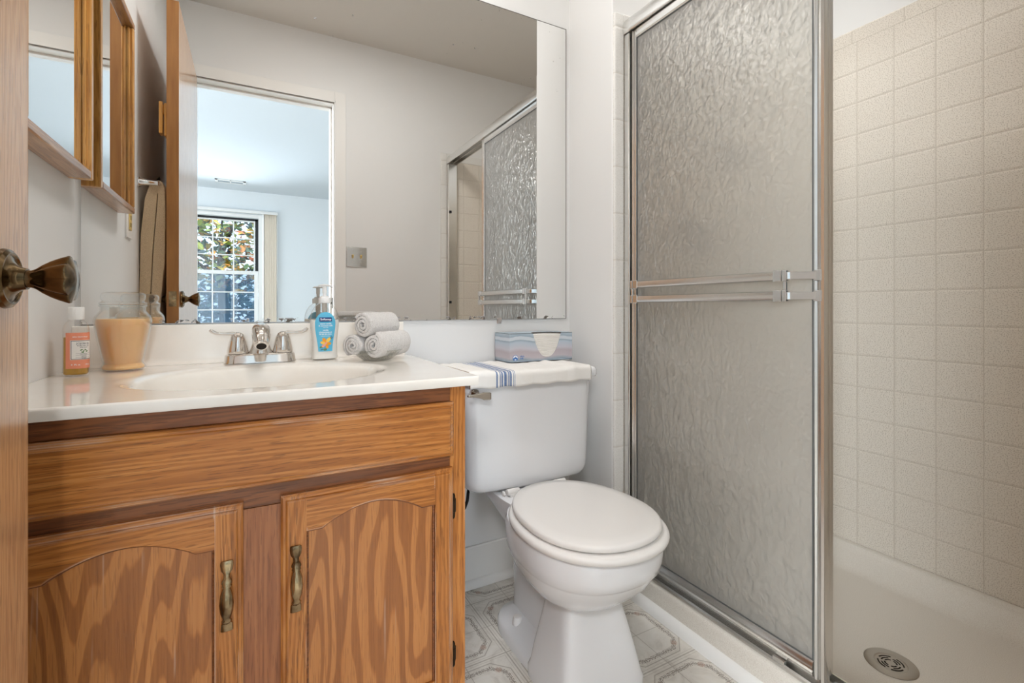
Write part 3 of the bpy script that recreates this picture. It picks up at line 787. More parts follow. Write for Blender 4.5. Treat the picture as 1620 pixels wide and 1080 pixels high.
def edge_profile_slab(x0, x1, z0, z1):
    # slab with an ogee-like eased border
    rings = []
    for (i, y) in ((0, VF), (0, VD_ + .009), (.003, VD_ + .0055), (.007, VD_ + .0045), (.009, VD_ + .0015), (.012, VD_)):
        rings.append([(x0 + i, y, z0 + i), (x1 - i, y, z0 + i), (x1 - i, y, z1 - i), (x0 + i, y, z1 - i)])
    return MB().loft(rings)
obj('drawer_front', edge_profile_slab(-.340, .368, .6235, .735), OAKH, vc, angle=25, label='long false drawer front with worn edges')
def cab_door(x0, x1, hx, panelmat):
    z0, z1 = .128, .600
    st = 0.041
    ix0, ix1, iz0 = x0 + st, x1 - st, z0 + .05
    # frame: two stiles, bottom rail, arched top rail; the outer edge is stepped
    o = obj('door', MB().box(x0 + .006, x1 - .006, VD_ + .009, VF - .0002, z0 + .006, z1 - .006), OAKV, vc)
    def stile(a0, a1, outer):
        rings = []
        for (i, y) in ((0, VF - .001), (0, VD_ + .008), (.0035, VD_ + .005), (.0075, VD_ + .004), (.009, VD_ + .001), (.011, VD_)):
            l = i if outer < 0 else 0
            r = i if outer > 0 else 0
            inn = max(0, min(.004, .011 - i) if False else 0)
            rings.append([(a0 + l, y, z0 + i), (a1 - r, y, z0 + i), (a1 - r, y, z1 - i), (a0 + l, y, z1 - i)])
        return MB().loft(rings)
    obj('door_stile', stile(x0, ix0, -1), OAKV, o, angle=25)
    obj('door_stile', stile(ix1, x1, 1), OAKV, o, angle=25)
    W = ix1 - ix0
    arch = []
    N = 36
    for k in range(N + 1):
        t = k / N
        s = min(t, 1 - t)
        zz = .533
        if s < .11: zz = .5335
        else: zz = .5335 - .003 * (1 - sm((s - .11) / .05)) * 0 + .031 * math.sin((s - .11) / .39 * PI / 2) ** 0.85
        arch.append((ix0 + W * t, zz))
    def rail(outline_fn):
        rings = []
        for (i, y) in ((0, VF - .001), (0, VD_ + .008), (.0035, VD_ + .005), (.0075, VD_ + .004), (.009, VD_ + .001), (.011, VD_)):
            rings.append([(p[0], y, p[1]) for p in outline_fn(i)])
        return MB().loft(rings)
    obj('door_rail', rail(lambda i: arch + [(ix1, z1 - i), (ix0, z1 - i)]), OAKH, o, angle=25)
    obj('door_rail', rail(lambda i: [(ix0, z0 + i), (ix1, z0 + i), (ix1, iz0), (ix0, iz0)]), OAKH, o, angle=25)
    obj('door_panel', box(ix0 - .002, ix1 + .002, VD_ + .0065, VD_ + .012, iz0 - .002, .570), panelmat, o)
    # bead round the panel opening
    bd = MB()
    bd.tube([(ix0 + .0015, VD_ + .0055, iz0), (ix0 + .0015, VD_ + .0055, .533)], .0026, 8).tube([(ix1 - .0015, VD_ + .0055, iz0), (ix1 - .0015, VD_ + .0055, .533)], .0026, 8)
    bd.tube([(p[0], VD_ + .0055, p[1] - .001) for p in arch], .0026, 8)
    obj('bead', bd, OAKF, o)
    # baluster pull
    zc = .4545; rings = []
    prof = [(-.058, .0075, .0025, .0015), (-.0565, .0092, .004, .002), (-.045, .0085, .004, .0025), (-.040, .0058, .0045, .006), (-.0375, .0075, .0055, .011), (-.034, .0078, .006, .0125), (-.032, .0058, .005, .0135), (-.029, .0062, .0055, .0145), (-.018, .0092, .0085, .0175), (-.004, .0104, .0096, .019),
            (.010, .0092, .0085, .0175), (.018, .0064, .006, .0155), (.020, .0055, .005, .014), (.022, .0078, .006, .0125), (.0245, .0062, .0055, .0125), (.027, .0082, .006, .0115), (.030, .0076, .0055, .0105), (.033, .0045, .004, .007), (.038, .0050, .004, .0040), (.043, .0085, .004, .0025), (.052, .0098, .004, .0022), (.0565, .0092, .0035, .002), (.058, .0075, .0025, .0015)]
    for h, rx, ry, off in prof:
        rings.append([(hx + rx * math.cos(2 * PI * j / 20), VD_ - off - .0 + ry * math.sin(2 * PI * j / 20) * .8, zc + h) for j in range(20)])
    obj('door_handle', MB().loft(rings), BRASS, o, label='antique brass baluster pull')
    return o
cab_door(-.330, -.0115, -.035, OAKP)
rd = cab_door(.0455, .366, .069, OAKP2)
for zz in (.517, .209):
    hg = MB().lathe([(.0015, -.026), (.0035, -.022), (.0035, -.0125), (.0045, -.012), (.0045, .012), (.0035, .0125), (.0035, .022), (.0015, .026)], (.3700, VF - .004, zz), 'z', 14)
    hg.box(.3700, .3765, VF - .0020, VF - .0008, zz - .014, zz + .014)
    obj('hinge', hg, HINGE, vc)

# countertop with integral basin
ct = thing('vanity_countertop', (0.03, 1.2, CZ), 'glossy cream cultured marble vanity top with oval sink basin', 'countertop')
cx0, cx1, cy0, cy1 = XL + .0005, .412, .900, YB - .0005
BX, BYc, BA, BB = .030, 1.150, .235, .182
def top_z(xx, yy):
    r = math.sqrt(((xx - BX) / BA) ** 2 + ((yy - BYc) / BB) ** 2)
    if r >= 1.10: return CZ
    if r > 0.96:
        t = (1.10 - r) / .14
        return CZ - .0075 * sm(t) * t
    t = r / .96
    return CZ - .0075 - .128 * (1 - t ** 3.0) ** 0.85
mb = MB()
NU, NV = 150, 110
mb.grid(NU, NV, lambda u, v: (lerp(cx0, cx1, u), lerp(cy0 + .004, cy1, v), top_z(lerp(cx0, cx1, u), lerp(cy0 + .004, cy1, v))))
obj('counter_slab', mb, MARBLE, ct, angle=60)
ed = MB()
prof = [(cy0 + .004, CZ), (cy0 + .0015, CZ - .001), (cy0, CZ - .004), (cy0, CZ - .016), (cy0 + .002, CZ - .019), (cy0 + .03, CZ - .019), (cy0 + .03, CZ - .010)]
ed.loft([[(xx, p[0], p[1]) for p in prof] for xx in (cx0, cx1)], closed=False, cap0=False, cap1=False)
ed.add([(cx1, cy0 + .004, CZ), (cx1, cy1, CZ), (cx1, cy1, CZ - .019), (cx1, cy0 + .002, CZ - .019), (cx1, cy0, CZ - .016), (cx1, cy0, CZ - .004)], [(0, 1, 2, 3, 4, 5)])
ed.add([(cx0, cy0 + .03, CZ - .019), (cx1, cy0 + .03, CZ - .019), (cx1, VF + .03, CZ - .019), (cx0, VF + .03, CZ - .019)], [(0, 1, 2, 3)])
obj('front_edge', ed, MARBLE, ct, angle=50)
bs = MB().prism([(YB - .0006, CZ - .001), (YB - .046, CZ + .0002), (YB - .034, CZ + .002), (YB - .026, CZ + .007), (YB - .0225, CZ + .016), (YB - .020, CZ + .090), (YB - .0185, CZ + .0955), (YB - .015, CZ + .0975), (YB - .0006, CZ + .0975)], 'x', cx0, .410)
obj('backsplash', bs, MARBLE, ct, angle=45)
dr = MB().lathe([(.022, 0), (.021, .003), (.014, .0035), (.012, .001), (0, .001)], (BX, BYc + .01, CZ - .1348), 'z', 32)
obj('drain', dr, CHROME, ct)

# faucet
FX, FY = .022, 1.398
fc = thing('faucet', (FX, FY, CZ), 'polished nickel centreset faucet with two lever handles on the sink', 'faucet')
def stad(a, b, z, n=40):
    out = []
    for j in range(n):
        t = 2 * PI * j / n
        c_, s_ = math.cos(t), math.sin(t)
        out.append((FX + (a - b) * (1 if c_ > 0 else -1) * min(1, abs(c_) * 8) + b * c_, FY + b * s_, z))
    return out
b0 = CZ + .0006
base = MB().loft([stad(.0835, .0285, b0), stad(.0835, .0285, b0 + .002), stad(.082, .027, b0 + .004), stad(.080, .026, b0 + .019), stad(.077, .023, b0 + .0225), stad(.070, .018, b0 + .0235)])
obj('base_plate', base, NICKEL, fc, angle=50)
for s in (-1, 1):
    hx = FX + s * .0515
    h = obj('handle', MB().lathe([(.0235, 0), (.0245, .003), (.0225, .016), (.0195, .030), (.0165, .041), (.0125, .049), (.006, .0535), (0, .0545)], (hx, FY, b0 + .0235), 'z', 32), NICKEL, fc)
    zt_ = b0 + .0235
    lev = MB().tube([(hx - s * .010, FY, zt_ + .036), (hx - s * .002, FY, zt_ + .046), (hx + s * .012, FY - .001, zt_ + .0505), (hx + s * .030, FY - .002, zt_ + .0505), (hx + s * .046, FY - .004, zt_ + .052), (hx + s * .056, FY - .005, zt_ + .0575), (hx + s * .0605, FY - .005, zt_ + .061)],
                    [.009, .0098, .0070, .0050, .0056, .0066, .0040], 16, flat=.75)
    obj('lever', lev, NICKEL, h)
spb = []
for (y, z, rx, ry) in ((FY + .004, b0 + .021, .030, .024), (FY + .002, b0 + .032, .0245, .0205), (FY, b0 + .048, .0195, .018), (FY - .004, b0 + .062, .0185, .018)):
    spb.append([(FX + rx * math.cos(2 * PI * j / 28), y + ry * math.sin(2 * PI * j / 28), z) for j in range(28)])
sp = MB().loft(spb)
# hooded spout reaching forward
path_ = [(FX, FY + .014, b0 + .056), (FX, FY + .006, b0 + .072), (FX, FY - .014, b0 + .081), (FX, FY - .040, b0 + .081), (FX, FY - .064, b0 + .072), (FX, FY - .082, b0 + .058), (FX, FY - .090, b0 + .050)]
sp.tube(path_, [.014, .0175, .0205, .0215, .0208, .0185, .0165], 28)
obj('spout', sp, NICKEL, fc)
ed_ = (Vector(path_[-1]) - Vector(path_[-2])).normalized(); e1 = Vector((1, 0, 0)); e2 = ed_.cross(e1)
am = []
for r_, h_ in ((.0150, -.001), (.0150, .0045), (.0132, .0052)): am.append([tuple(Vector(path_[-1]) + ed_ * h_ + e1 * r_ * math.cos(2 * PI * q / 28) + e2 * r_ * math.sin(2 * PI * q / 28)) for q in range(28)])
ao = obj('aerator', MB().loft(am), NICKEL, fc)
obj('aerator_mesh', MB().loft([[tuple(Vector(path_[-1]) + ed_ * h_ + e1 * .0112 * math.cos(2 * PI * q / 28) + e2 * .0112 * math.sin(2 * PI * q / 28)) for q in range(28)] for h_ in (.0050, .0056)]), DARK, ao)

# ------------------------------------------------------------------ things on the counter
# candle jar
JX, JY = -.2535, 1.372
cj = thing('candle_jar', (JX, JY, CZ), 'peach wax candle in a lidded glass jar on the counter', 'candle')
KJ = 1.075
jar = [(.034, .0), (.0395, .001), (.0405, .006), (.037, .011), (.0355, .013), (.040, .035), (.046, .065), (.0505, .092), (.0515, .103), (.049, .112), (.0425, .120), (.0400, .124), (.0400, .131), (.042, .133), (.042, .136), (.0390, .137)]
jar = [(r * 1.02, h * KJ) for r, h in jar]
inner = [(r - .0028, max(h, .008)) for r, h in reversed(jar[4:])] + [(.0005, .012)]
obj('jar', MB().lathe(jar + inner, (JX, JY, CZ + .0005), 'z', 56, cap1=False), GLASS, cj)
wx = [(r * 1.02, h * KJ) for r, h in [(.0, .0022), (.0335, .0022), (.0372, .004), (.0372, .007), (.0335, .012), (.0322, .0145), (.0365, .035), (.0425, .065), (.0470, .092), (.0480, .103), (.0462, .1065), (.0, .1065)]]
obj('wax', MB().lathe([(max(r, .0004), h) for r, h in wx], (JX, JY, CZ + .0005), 'z', 56), WAX, cj)
lid = [(r * 1.0, h * KJ) for r, h in [(.0405, .1365), (.0425, .1375), (.0430, .1400), (.0395, .1420), (.0370, .1440), (.0385, .1465), (.0405, .1510), (.0400, .1570), (.0365, .1610), (.028, .1630), (.012, .1625), (.0, .1620)]]
obj('lid', MB().lathe([(max(r, .0004), h) for r, h in lid], (JX, JY, CZ + .0005), 'z', 56), GLASS, cj)

# jojoba oil bottle
OXb, OYb = -.3175, 1.300
ob = thing('oil_bottle', (OXb, OYb, CZ), 'small oil bottle with peach label and white cap on the counter', 'bottle')
BR, KB = .0205, 1.20
def oval(r, ry, z, n=44, e=2.6):
    out = []
    for j in range(n):
        t = 2 * PI * j / n; c_, s_ = math.cos(t), math.sin(t)
        out.append((OXb + r * (1 if c_ >= 0 else -1) * abs(c_) ** (2 / e), OYb + ry * (1 if s_ >= 0 else -1) * abs(s_) ** (2 / e), CZ + .0005 + z * KB))
    return out
sec = [(.0175, .0135, 0), (.0197, .016, .002), (BR, .0175, .005), (BR, .0175, .079), (.0196, .0165, .085), (.0165, .0140, .0905), (.0135, .0125, .0935), (.0115, .0115, .0955), (.0115, .0115, .100)]
obj('bottle_shell', MB().loft([oval(*s_) for s_ in sec]), PLASTIC, ob)
obj('oil', MB().loft([oval(.0170, .013, .002), oval(BR - .0014, .0161, .004), oval(BR - .0014, .0161, .066)]), OIL, ob)
obj('cap', MB().lathe([(.0132, .0965 * KB), (.0135, .098 * KB), (.0132, .1165 * KB), (.0122, .118 * KB), (0, .118 * KB)], (OXb, OYb, CZ), 'z', 36), WPLAST, ob)
def on_oval(u, z, lift=.0004, a0=-PI * .5):
    # u metres along the perimeter from the front (-y) point
    t = -PI / 2 + u / .0196
    c_, s_ = math.cos(t), math.sin(t); e = 2.6
    return (OXb + (BR + lift) * (1 if c_ >= 0 else -1) * abs(c_) ** (2 / e), OYb + (.0175 + lift) * (1 if s_ >= 0 else -1) * abs(s_) ** (2 / e), CZ + .0005 + z * KB)
lb = obj('label', MB().grid(40, 8, lambda u, v: on_oval(lerp(-.0105, .0475, u), lerp(.013, .074, v), .0004)), PEACH, ob)
def patch(mb, u0, u1, z0, z1, lift=.0008):
    return mb.grid(24, 4, lambda u, v: on_oval(lerp(u0, u1, u), lerp(z0, z1, v), lift))
obj('label_panel', patch(MB(), -.003, .033, .028, .061), PAPER, ob)
fr_ = MB()
for a in ((-.002, .032, .0595, .0602), (-.002, .032, .0288, .0295), (-.002, -.0014, .0295, .0595), (.0314, .032, .0295, .0595)): patch(fr_, *a, .0010)
for a in ((.002, .028, .0385, .0388), (.002, .028, .0352, .0355), (.002, .028, .0318, .0321)): patch(fr_, *a, .0010)
obj('label_lines', fr_, INK, ob)
def wrap_text(s, size, u, z, lift=.0010, bold=False):
    vs, fs = text_mesh(s, size, 0.0, bold=bold)
    return MB().add([on_oval(u + v[0], z + v[1], lift) for v in vs], fs)
tx = MB()
for s, sz, u, z in (('JOJOBA OIL', .0046, .015, .0540), ('PURE HAIR, SKIN', .0030, .015, .0508), ('AND SCALP', .0028, .015, .0480), ('COLD PRESSED', .0022, .015, .0362), ('100% PURE', .0022, .015, .0328), ('NATURAL', .0022, .015, .0300)):
    q = wrap_text(s, sz, u, z); tx.add(q.v, q.f)
obj('label_text', tx, INK, ob)
for t_, sz, u, z in (('the vitamin shoppe', .0030, .011, .0660), ('4 FL oz', .0034, .003, .0185), ('118 mL', .0034, .022, .0185)):
    obj('label_text', wrap_text(t_, sz, u, z, bold=True), WHITEI, ob, label='white label text')
for (u, z, a) in ((.010, .0445, .4), (.014, .0425, 1.1), (.018, .0445, -.5), (.021, .0420, .3), (.012, .0405, -.2)):
    obj('leaf_print', MB().add([on_oval(u + .0026 * math.cos(t) * math.cos(a) - .0011 * math.sin(t) * math.sin(a), z + .0026 * math.cos(t) * math.sin(a) + .0011 * math.sin(t) * math.cos(a), .0010) for t in [2 * PI * q / 10 for q in range(10)]], [tuple(range(10))]), GREENI, ob)

# soap pump bottle
SX, SY, SROT = .176, 1.392, R(10)
sb = thing('soap_bottle', (SX, SY, CZ), 'clear pump bottle of pearly hand soap with a blue label', 'soap bottle')
def srot(x, y, z): 
    c_, s_ = math.cos(SROT), math.sin(SROT)
    return (SX + x * c_ - y * s_, SY + x * s_ + y * c_, CZ + .0005 + z)
def sect(rx, ry, z, n=48, e=2.4):
    out = []
    for j in range(n):
        t = 2 * PI * j / n; c_, s_ = math.cos(t), math.sin(t)
        out.append(srot(rx * (1 if c_ >= 0 else -1) * abs(c_) ** (2 / e), ry * (1 if s_ >= 0 else -1) * abs(s_) ** (2 / e), z))
    return out
body = [(.0315, .0195, 0), (.0335, .0215, .002), (.0340, .022, .006), (.0335, .0215, .025), (.0330, .021, .045), (.0350, .0222, .070), (.0375, .0235, .092), (.0380, .0235, .105), (.0360, .022, .120), (.0310, .019, .134), (.0235, .0165, .145), (.0170, .0150, .150), (.0145, .0140, .152)]
def interp(z):
    for a, b in zip(body, body[1:]):
        if a[2] <= z <= b[2]:
            t = (z - a[2]) / (b[2] - a[2]); return lerp(a[0], b[0], t), lerp(a[1], b[1], t)
    return body[-1][:2]
fine = []
for i in range(61):
    z = .152 * i / 60; r = interp(z); fine.append((r[0], r[1], z))
obj('bottle_shell', MB().loft([sect(*s_) for s_ in fine]), PLASTIC, sb)
obj('soap', MB().loft([sect(a - .0012, b - .0012, max(z, .0015)) for a, b, z in fine if z < .107]), SOAPL, sb)
cc = srot(0, 0, .152); c0 = (cc[0], cc[1], CZ)
obj('collar', MB().lathe([(.0155, .1525), (.0160, .1535), (.0160, .166), (.0150, .1675), (.0105, .1680), (.0105, .1715), (.0075, .1722)], c0, 'z', 36), WPLAST, sb)
pu = MB().lathe([(.0046, .170), (.0046, .1800), (.0056, .1810), (.0056, .1975), (.004, .1990)], c0, 'z', 24)
def pr_ring(px, hy, zc, hz): return [srot(px, hy * math.cos(t), zc + hz * math.sin(t)) for t in [2 * PI * q / 16 for q in range(16)]]
pu.loft([pr_ring(-.0150, .003, .1995, .0012), pr_ring(-.010, .0075, .2005, .0022), pr_ring(.000, .0090, .2012, .0028), pr_ring(.009, .0075, .2005, .0026), pr_ring(.016, .0045, .1985, .0024), pr_ring(.0225, .0028, .1955, .0018)])
obj('pump_head', pu, WPLAST, sb)
obj('dip_tube', MB().lathe([(.0060, .112), (.0060, .130), (.0068, .131), (.0068, .152)], c0, 'z', 18), SOAPD, sb)
def on_soap(u, z, lift=.0005):
    rx, ry = interp(z); e = 2.4
    x = max(-.97, min(.97, u / (rx + 1e-6)))
    y = -(ry + lift) * (1 - abs(x) ** e) ** (1 / e)
    return srot(u, y - lift * .5, z)
def lab_w(z):
    if z > .098: return .0262 * math.sqrt(max(0.0, 1 - ((z - .098) / .030) ** 2))
    return lerp(.0180, .0262, sm((z - .020) / .078))
lz = [.0225 + (.1278 - .0225) * i / 40 for i in range(41)]
lm = MB().add([on_soap(-.004 + lab_w(z) * (-1 + 2 * j / 16), z) for z in lz for j in range(17)], [(i * 17 + j, i * 17 + j + 1, (i + 1) * 17 + j + 1, (i + 1) * 17 + j) for i in range(40) for j in range(16)])
obj('label', lm, BLUEL, sb)
obj('label_banner', MB().grid(10, 4, lambda u, v: on_soap(lerp(-.0205, .0115, u), lerp(.1025, .1135, v), .0012)), NAVY, sb)
def soap_text(lines, mat, bold, lift):
    mb = MB()
    for s, sz, u, z in lines:
        vs, fs = text_mesh(s, sz, 0.0, bold=bold)
        mb.add([on_soap(u + v[0], z + v[1], lift) for v in vs], fs)
    obj('label_text', mb, mat, sb)
soap_text([('Softsoap', .0082, -.0045, .1058)], WHITEI, True, .0020)
soap_text([('warm vanilla', .0058, -.0045, .0948), ('& coconut milk', .0058, -.0045, .0895), ('hand soap', .0032, -.0045, .0856), ('vanille', .0058, -.0045, .0775), ('chaleureuse et', .0056, -.0045, .0722), ('& lait de coco', .0056, -.0045, .0670), ('savon pour les mains', .0026, -.0045, .0628)], WHITEI, True, .0014)
def petal(u, z, a, l, w_, lift):
    return [on_soap(u + l * math.cos(t) * math.cos(a) - w_ * math.sin(t) * math.sin(a), z + l * math.cos(t) * math.sin(a) + w_ * math.sin(t) * math.cos(a), lift) for t in [2 * PI * q / 14 for q in range(14)]]
for mat_, ps in ((ORANGEI, ((-.008, .052, 2.0, .0075, .0045), (-.001, .036, 5.0, .0062, .004), (.004, .043, .1, .006, .004))), (YELLOWI, ((.003, .053, .9, .0082, .0046), (-.012, .046, 2.9, .006, .004))), (PINKI, ((-.004, .044, .0, .0062, .0048), (-.010, .038, 3.9, .0055, .0038))), (GREENI, ((-.014, .035, .4, .006, .003), (-.006, .0275, .1, .005, .0028))), (INK, ((.0095, .0595, 1.1, .0045, .0007), (.0125, .0580, 1.0, .0045, .0007), (-.0145, .0275, .3, .004, .0009)))):
    for i, p_ in enumerate(ps): obj('flower_print', MB().add(petal(*p_, .0018 + .0002 * i), [tuple(range(14))]), mat_, sb)

# pressed glass dish with three rolled washcloths
TX, TY = .300, 1.318
gd = tag(obj('glass_dish', MB().lathe([(.0005, .0022), (.034, .0022), (.037, .0005), (.041, .0022), (.050, .009), (.060, .019), (.0655, .0255), (.067, .0265), (.066, .0280), (.058, .0225), (.048, .0125), (.038, .0062), (.0005, .006)], (TX, TY, CZ + .0003), 'z', 56, flute=28, fl=.035, fr=(.006, .0285)), PRESSED, None, at=(TX, TY, CZ)),
          'pressed glass dish holding rolled washcloths beside the backsplash', 'dish')
def rolled(center, ang, length, rad, label, seed, tilt=0.0):
    rr = random.Random(seed)
    ax = Vector((math.sin(ang) * math.cos(tilt), math.cos(ang) * math.cos(tilt), math.sin(tilt)))      # from near end to far end
    sd = Vector((math.cos(ang), -math.sin(ang), 0)); up = sd.cross(ax); up = up if up.z > 0 else -up
    turns = 3.0; th = rad / (turns + .35)
    def spiral(n):
        outer = []; innr = []
        for i in range(n + 1):
            t = turns * 2 * PI * i / n
            wob = 1 + .05 * math.sin(2 * t + seed) + .03 * math.sin(3 * t + seed * 2)
            ro = (th * .55 + th * t / (2 * PI)) * wob
            outer.append((ro + th * .40, t + seed)); innr.append((max(ro - th * .40, .0004), t + seed))
        return outer, innr
    o_, i_ = spiral(96)
    prof = [(r, t) for r, t in o_] + [(r, t) for r, t in reversed(i_)]
    rings = []
    L = length
    stations = [(-.5, .93), (-.492, .975), (-.46, 1.0)] + [(-.42 + .04 * q, 1.0 + .008 * math.sin(q * .8 + seed)) for q in range(21)] + [(.43, .985), (.47, .96), (.492, .9), (.5, .8)]
    for s, k in stations:
        ring = []
        for r, t in prof:
            r = r + rr.uniform(-.0007, .0007)
            p = Vector(center) + ax * (L * s + (-.003 * (1 - r / rad) * 0 if s < 0 else 0)) + sd * (r * k * math.cos(t)) + up * (r * k * math.sin(t))
            ring.append(tuple(p))
        rings.append(ring)
    mb = MB().loft(rings, False, False)
    # end caps as strips between the outer and the inner spiral line
    n1 = len(o_); tot = len(prof); base0 = 0; base1 = (len(rings) - 1) * tot
    fs = []
    for b in (base0, base1):
        for i in range(n1 - 1):
            fs.append((b + i, b + i + 1, b + tot - 2 - i, b + tot - 1 - i))
    mb.f += fs
    o = obj('rolled_washcloth', mb, TERRY, None, at=center, angle=60)
    return tag(o, label, 'towel', 'rolled washcloths in the glass dish')
A0 = R(50)
ax_ = Vector((math.sin(A0), math.cos(A0), 0)); sd_ = Vector((math.cos(A0), -math.sin(A0), 0))
ct_ = Vector((TX + .004, TY + .004, CZ))
rad = .0292
p1 = ct_ + sd_ * .0305 + ax_ * .004 + Vector((0, 0, .0425))
p2 = ct_ - sd_ * .0305 - ax_ * .008 + Vector((0, 0, .0405))
p3 = ct_ - sd_ * .003 + ax_ * .002 + Vector((0, 0, .0935))
rolled(tuple(p1), A0, .132, rad, 'white rolled washcloth at lower right in the glass dish', 1.3)
rolled(tuple(p2), A0, .118, rad * .95, 'white rolled washcloth at lower left in the glass dish', 4.1)
rolled(tuple(p3), A0, .128, rad * 1.0, 'white rolled washcloth on top of the two others', 2.4)

# ------------------------------------------------------------------ toilet
TC = .740
to = thing('toilet', (TC, 1.15, 0), 'white two-piece toilet with closed lid beside the vanity', 'toilet')
def se(cx, y0, y1, wd, z, n=64, e=2.3, yc=None):
    out = []
    yc = (y0 + y1) / 2 if yc is None else yc
    for j in range(n):
        t = 2 * PI * j / n; c_, s_ = math.cos(t), math.sin(t)
        ly = (y1 - yc) if s_ > 0 else (yc - y0)
        out.append((cx + wd * (1 if c_ >= 0 else -1) * abs(c_) ** (2 / e), yc + ly * (1 if s_ >= 0 else -1) * abs(s_) ** (2 / e), z))
    return out
bw = MB()
# pedestal: front column
bw.loft([se(TC, .876, 1.075, .126, .0, e=6), se(TC, .876, 1.075, .126, .020, e=6), se(TC, .880, 1.070, .120, .034, e=6), se(TC, .892, 1.062, .112, .08, e=6), se(TC, .910, 1.050, .097, .15, e=5.5), se(TC, .922, 1.045, .086, .20, e=4.5), se(TC, .915, 1.08, .088, .225, e=3)])
# bowl
bw.loft([se(TC, .915, 1.14, .080, .205, yc=1.0), se(TC, .885, 1.17, .105, .222, yc=.99), se(TC, .848, 1.19, .137, .248, yc=.98), se(TC, .818, 1.205, .158, .280, yc=.98), se(TC, .802, 1.215, .1675, .306, yc=.98), se(TC, .799, 1.215, .1690, .3115, yc=.98), se(TC, .793, 1.215, .1725, .3155, yc=.98), se(TC, .788, 1.215, .1745, .335, yc=.98), se(TC, .785, 1.215, .1755, .368, yc=.98), se(TC, .790, 1.212, .171, .3795, yc=.98), se(TC, .80, 1.20, .155, .381, yc=.98)])
# foot flange and trapway
bw.loft([se(TC, .98, 1.295, .120, .0, e=3.4), se(TC, .98, 1.295, .120, .022, e=3.4), se(TC, .99, 1.288, .114, .034, e=3.4), se(TC, 1.03, 1.27, .090, .040, e=3.2), se(TC, 1.06, 1.25, .066, .058, e=3)])
bw.loft([se(TC, 1.06, 1.285, .062, .02, e=3), se(TC, 1.06, 1.280, .060, .10, e=3), se(TC, 1.05, 1.285, .064, .20, e=3), se(TC, 1.05, 1.29, .090, .30, e=3), se(TC, 1.08, 1.36, .112, .350, e=3.5), se(TC, 1.10, 1.41, .118, .372, e=4), se(TC, 1.10, 1.415, .118, .388, e=4), se(TC, 1.11, 1.41, .114, .391, e=4)])
obj('bowl', bw, POR, to, angle=50)
obj('seat', MB().loft([se(TC, .772, 1.185, .176, .3825, yc=.965, e=2.15), se(TC, .766, 1.19, .1815, .386, yc=.965, e=2.15), se(TC, .764, 1.19, .183, .393, yc=.965, e=2.15), se(TC, .767, 1.19, .1805, .399, yc=.965, e=2.15), se(TC, .774, 1.188, .174, .4015, yc=.965, e=2.15)]), SEATM, to, angle=60)
obj('seat_lid', MB().loft([se(TC, .790, 1.188, .162, .4035, yc=.965, e=2.15), se(TC, .784, 1.192, .1675, .406, yc=.965, e=2.15), se(TC, .782, 1.194, .169, .412, yc=.965, e=2.15), se(TC, .784, 1.192, .1675, .4175, yc=.965, e=2.15), se(TC, .790, 1.188, .162, .4205, yc=.965, e=2.15), se(TC, .82, 1.16, .135, .4225, yc=.965, e=2.15), se(TC, .90, 1.05, .06, .4235, yc=.965, e=2.15)]), SEATM, to, angle=60)
for s in (-1, 1):
    hm = MB().lathe([(.0085, -.020), (.0095, -.018), (.0095, .018), (.0085, .020)], (TC + s * .080, 1.205, .402), 'x', 18)
    hm.box(TC + s * .080 - .014, TC + s * .080 + .014, 1.195, 1.230, .391, .400)
    hm.lathe([(.0085, 0), (.0085, .006), (.0, .0065)], (TC + s * .080 - .030, 1.212, .398), 'x', 6)
    obj('seat_hinge', hm, SEATM, to, bevel=0.0015)
    obj('bolt_cap', MB().lathe([(.0150, .0), (.0152, .003), (.0140, .016), (.0110, .0225), (.005, .0250), (0, .0252)], (TC + s * .080, 1.180, .0365), 'z', 28), WPLAST, to)
TY0, TY1 = 1.215, 1.452
def tank_ring(x0, x1, y0, y1, z, r, bow=0.0, n=8):
    out = []
    for cx_, cy_, a in ((x1 - r, y1 - r, 0), (x0 + r, y1 - r, 90), (x0 + r, y0 + r, 180), (x1 - r, y0 + r, 270)):
        for k in range(n + 1):
            t = R(a + 90 * k / n)
            px, py = cx_ + r * math.cos(t), cy_ + r * math.sin(t)
            if py < (y0 + y1) / 2: 
                q = (px - (x0 + x1) / 2) / ((x1 - x0) / 2)
                py -= bow * (1 - q * q)
            out.append((px, py, z))
    # front edge points so that the bow shows
    fr_ = []
    for k in range(1, 16):
        xx = lerp(x0 + r, x1 - r, k / 16); q = (xx - (x0 + x1) / 2) / ((x1 - x0) / 2)
        fr_.append((xx, y0 - bow * (1 - q * q), z))
    out[27:27] = fr_
    return out
tk = []
for z, ins in ((.400, .034), (.402, .022), (.408, .012), (.418, .005), (.432, .0015), (.450, .0), (.60, -.004), (.712, -.008)):
    tk.append(tank_ring(.532 + ins, .957 - ins, TY0 + .012 + ins * .6, TY1 - ins * .3, z, .040 if ins < .02 else .03, .014))
obj('tank', MB().loft(tk), POR, to, angle=50)
ld = []
for z, ins in ((.7125, .004), (.7135, .001), (.718, -.001), (.732, -.001), (.7385, .002), (.7425, .007), (.7445, .014), (.7450, .03)):
    ld.append(tank_ring(.516 + ins, .975 - ins, TY0 - .010 + ins, TY1 + .002 - ins * .3, z, .030, .014))
obj('tank_lid', MB().loft(ld), POR, to, angle=60)
lv_ = MB().lathe([(.012, 0), (.012, .006), (.008, .010), (.006, .022)], (.545, TY0 + .002, .692), '-y', 20)
lv_.loft([[(x, y + a, z + b) for a, b in ((-.004, -h), (.004, -h), (.004, h), (-.004, h))] for x, y, z, h in ((.512, TY0 - .024, .690, .003), (.532, TY0 - .026, .690, .0045), (.550, TY0 - .030, .689, .0075), (.556, TY0 - .031, .688, .0105), (.574, TY0 - .033, .687, .0105), (.578, TY0 - .033, .687, .009))])
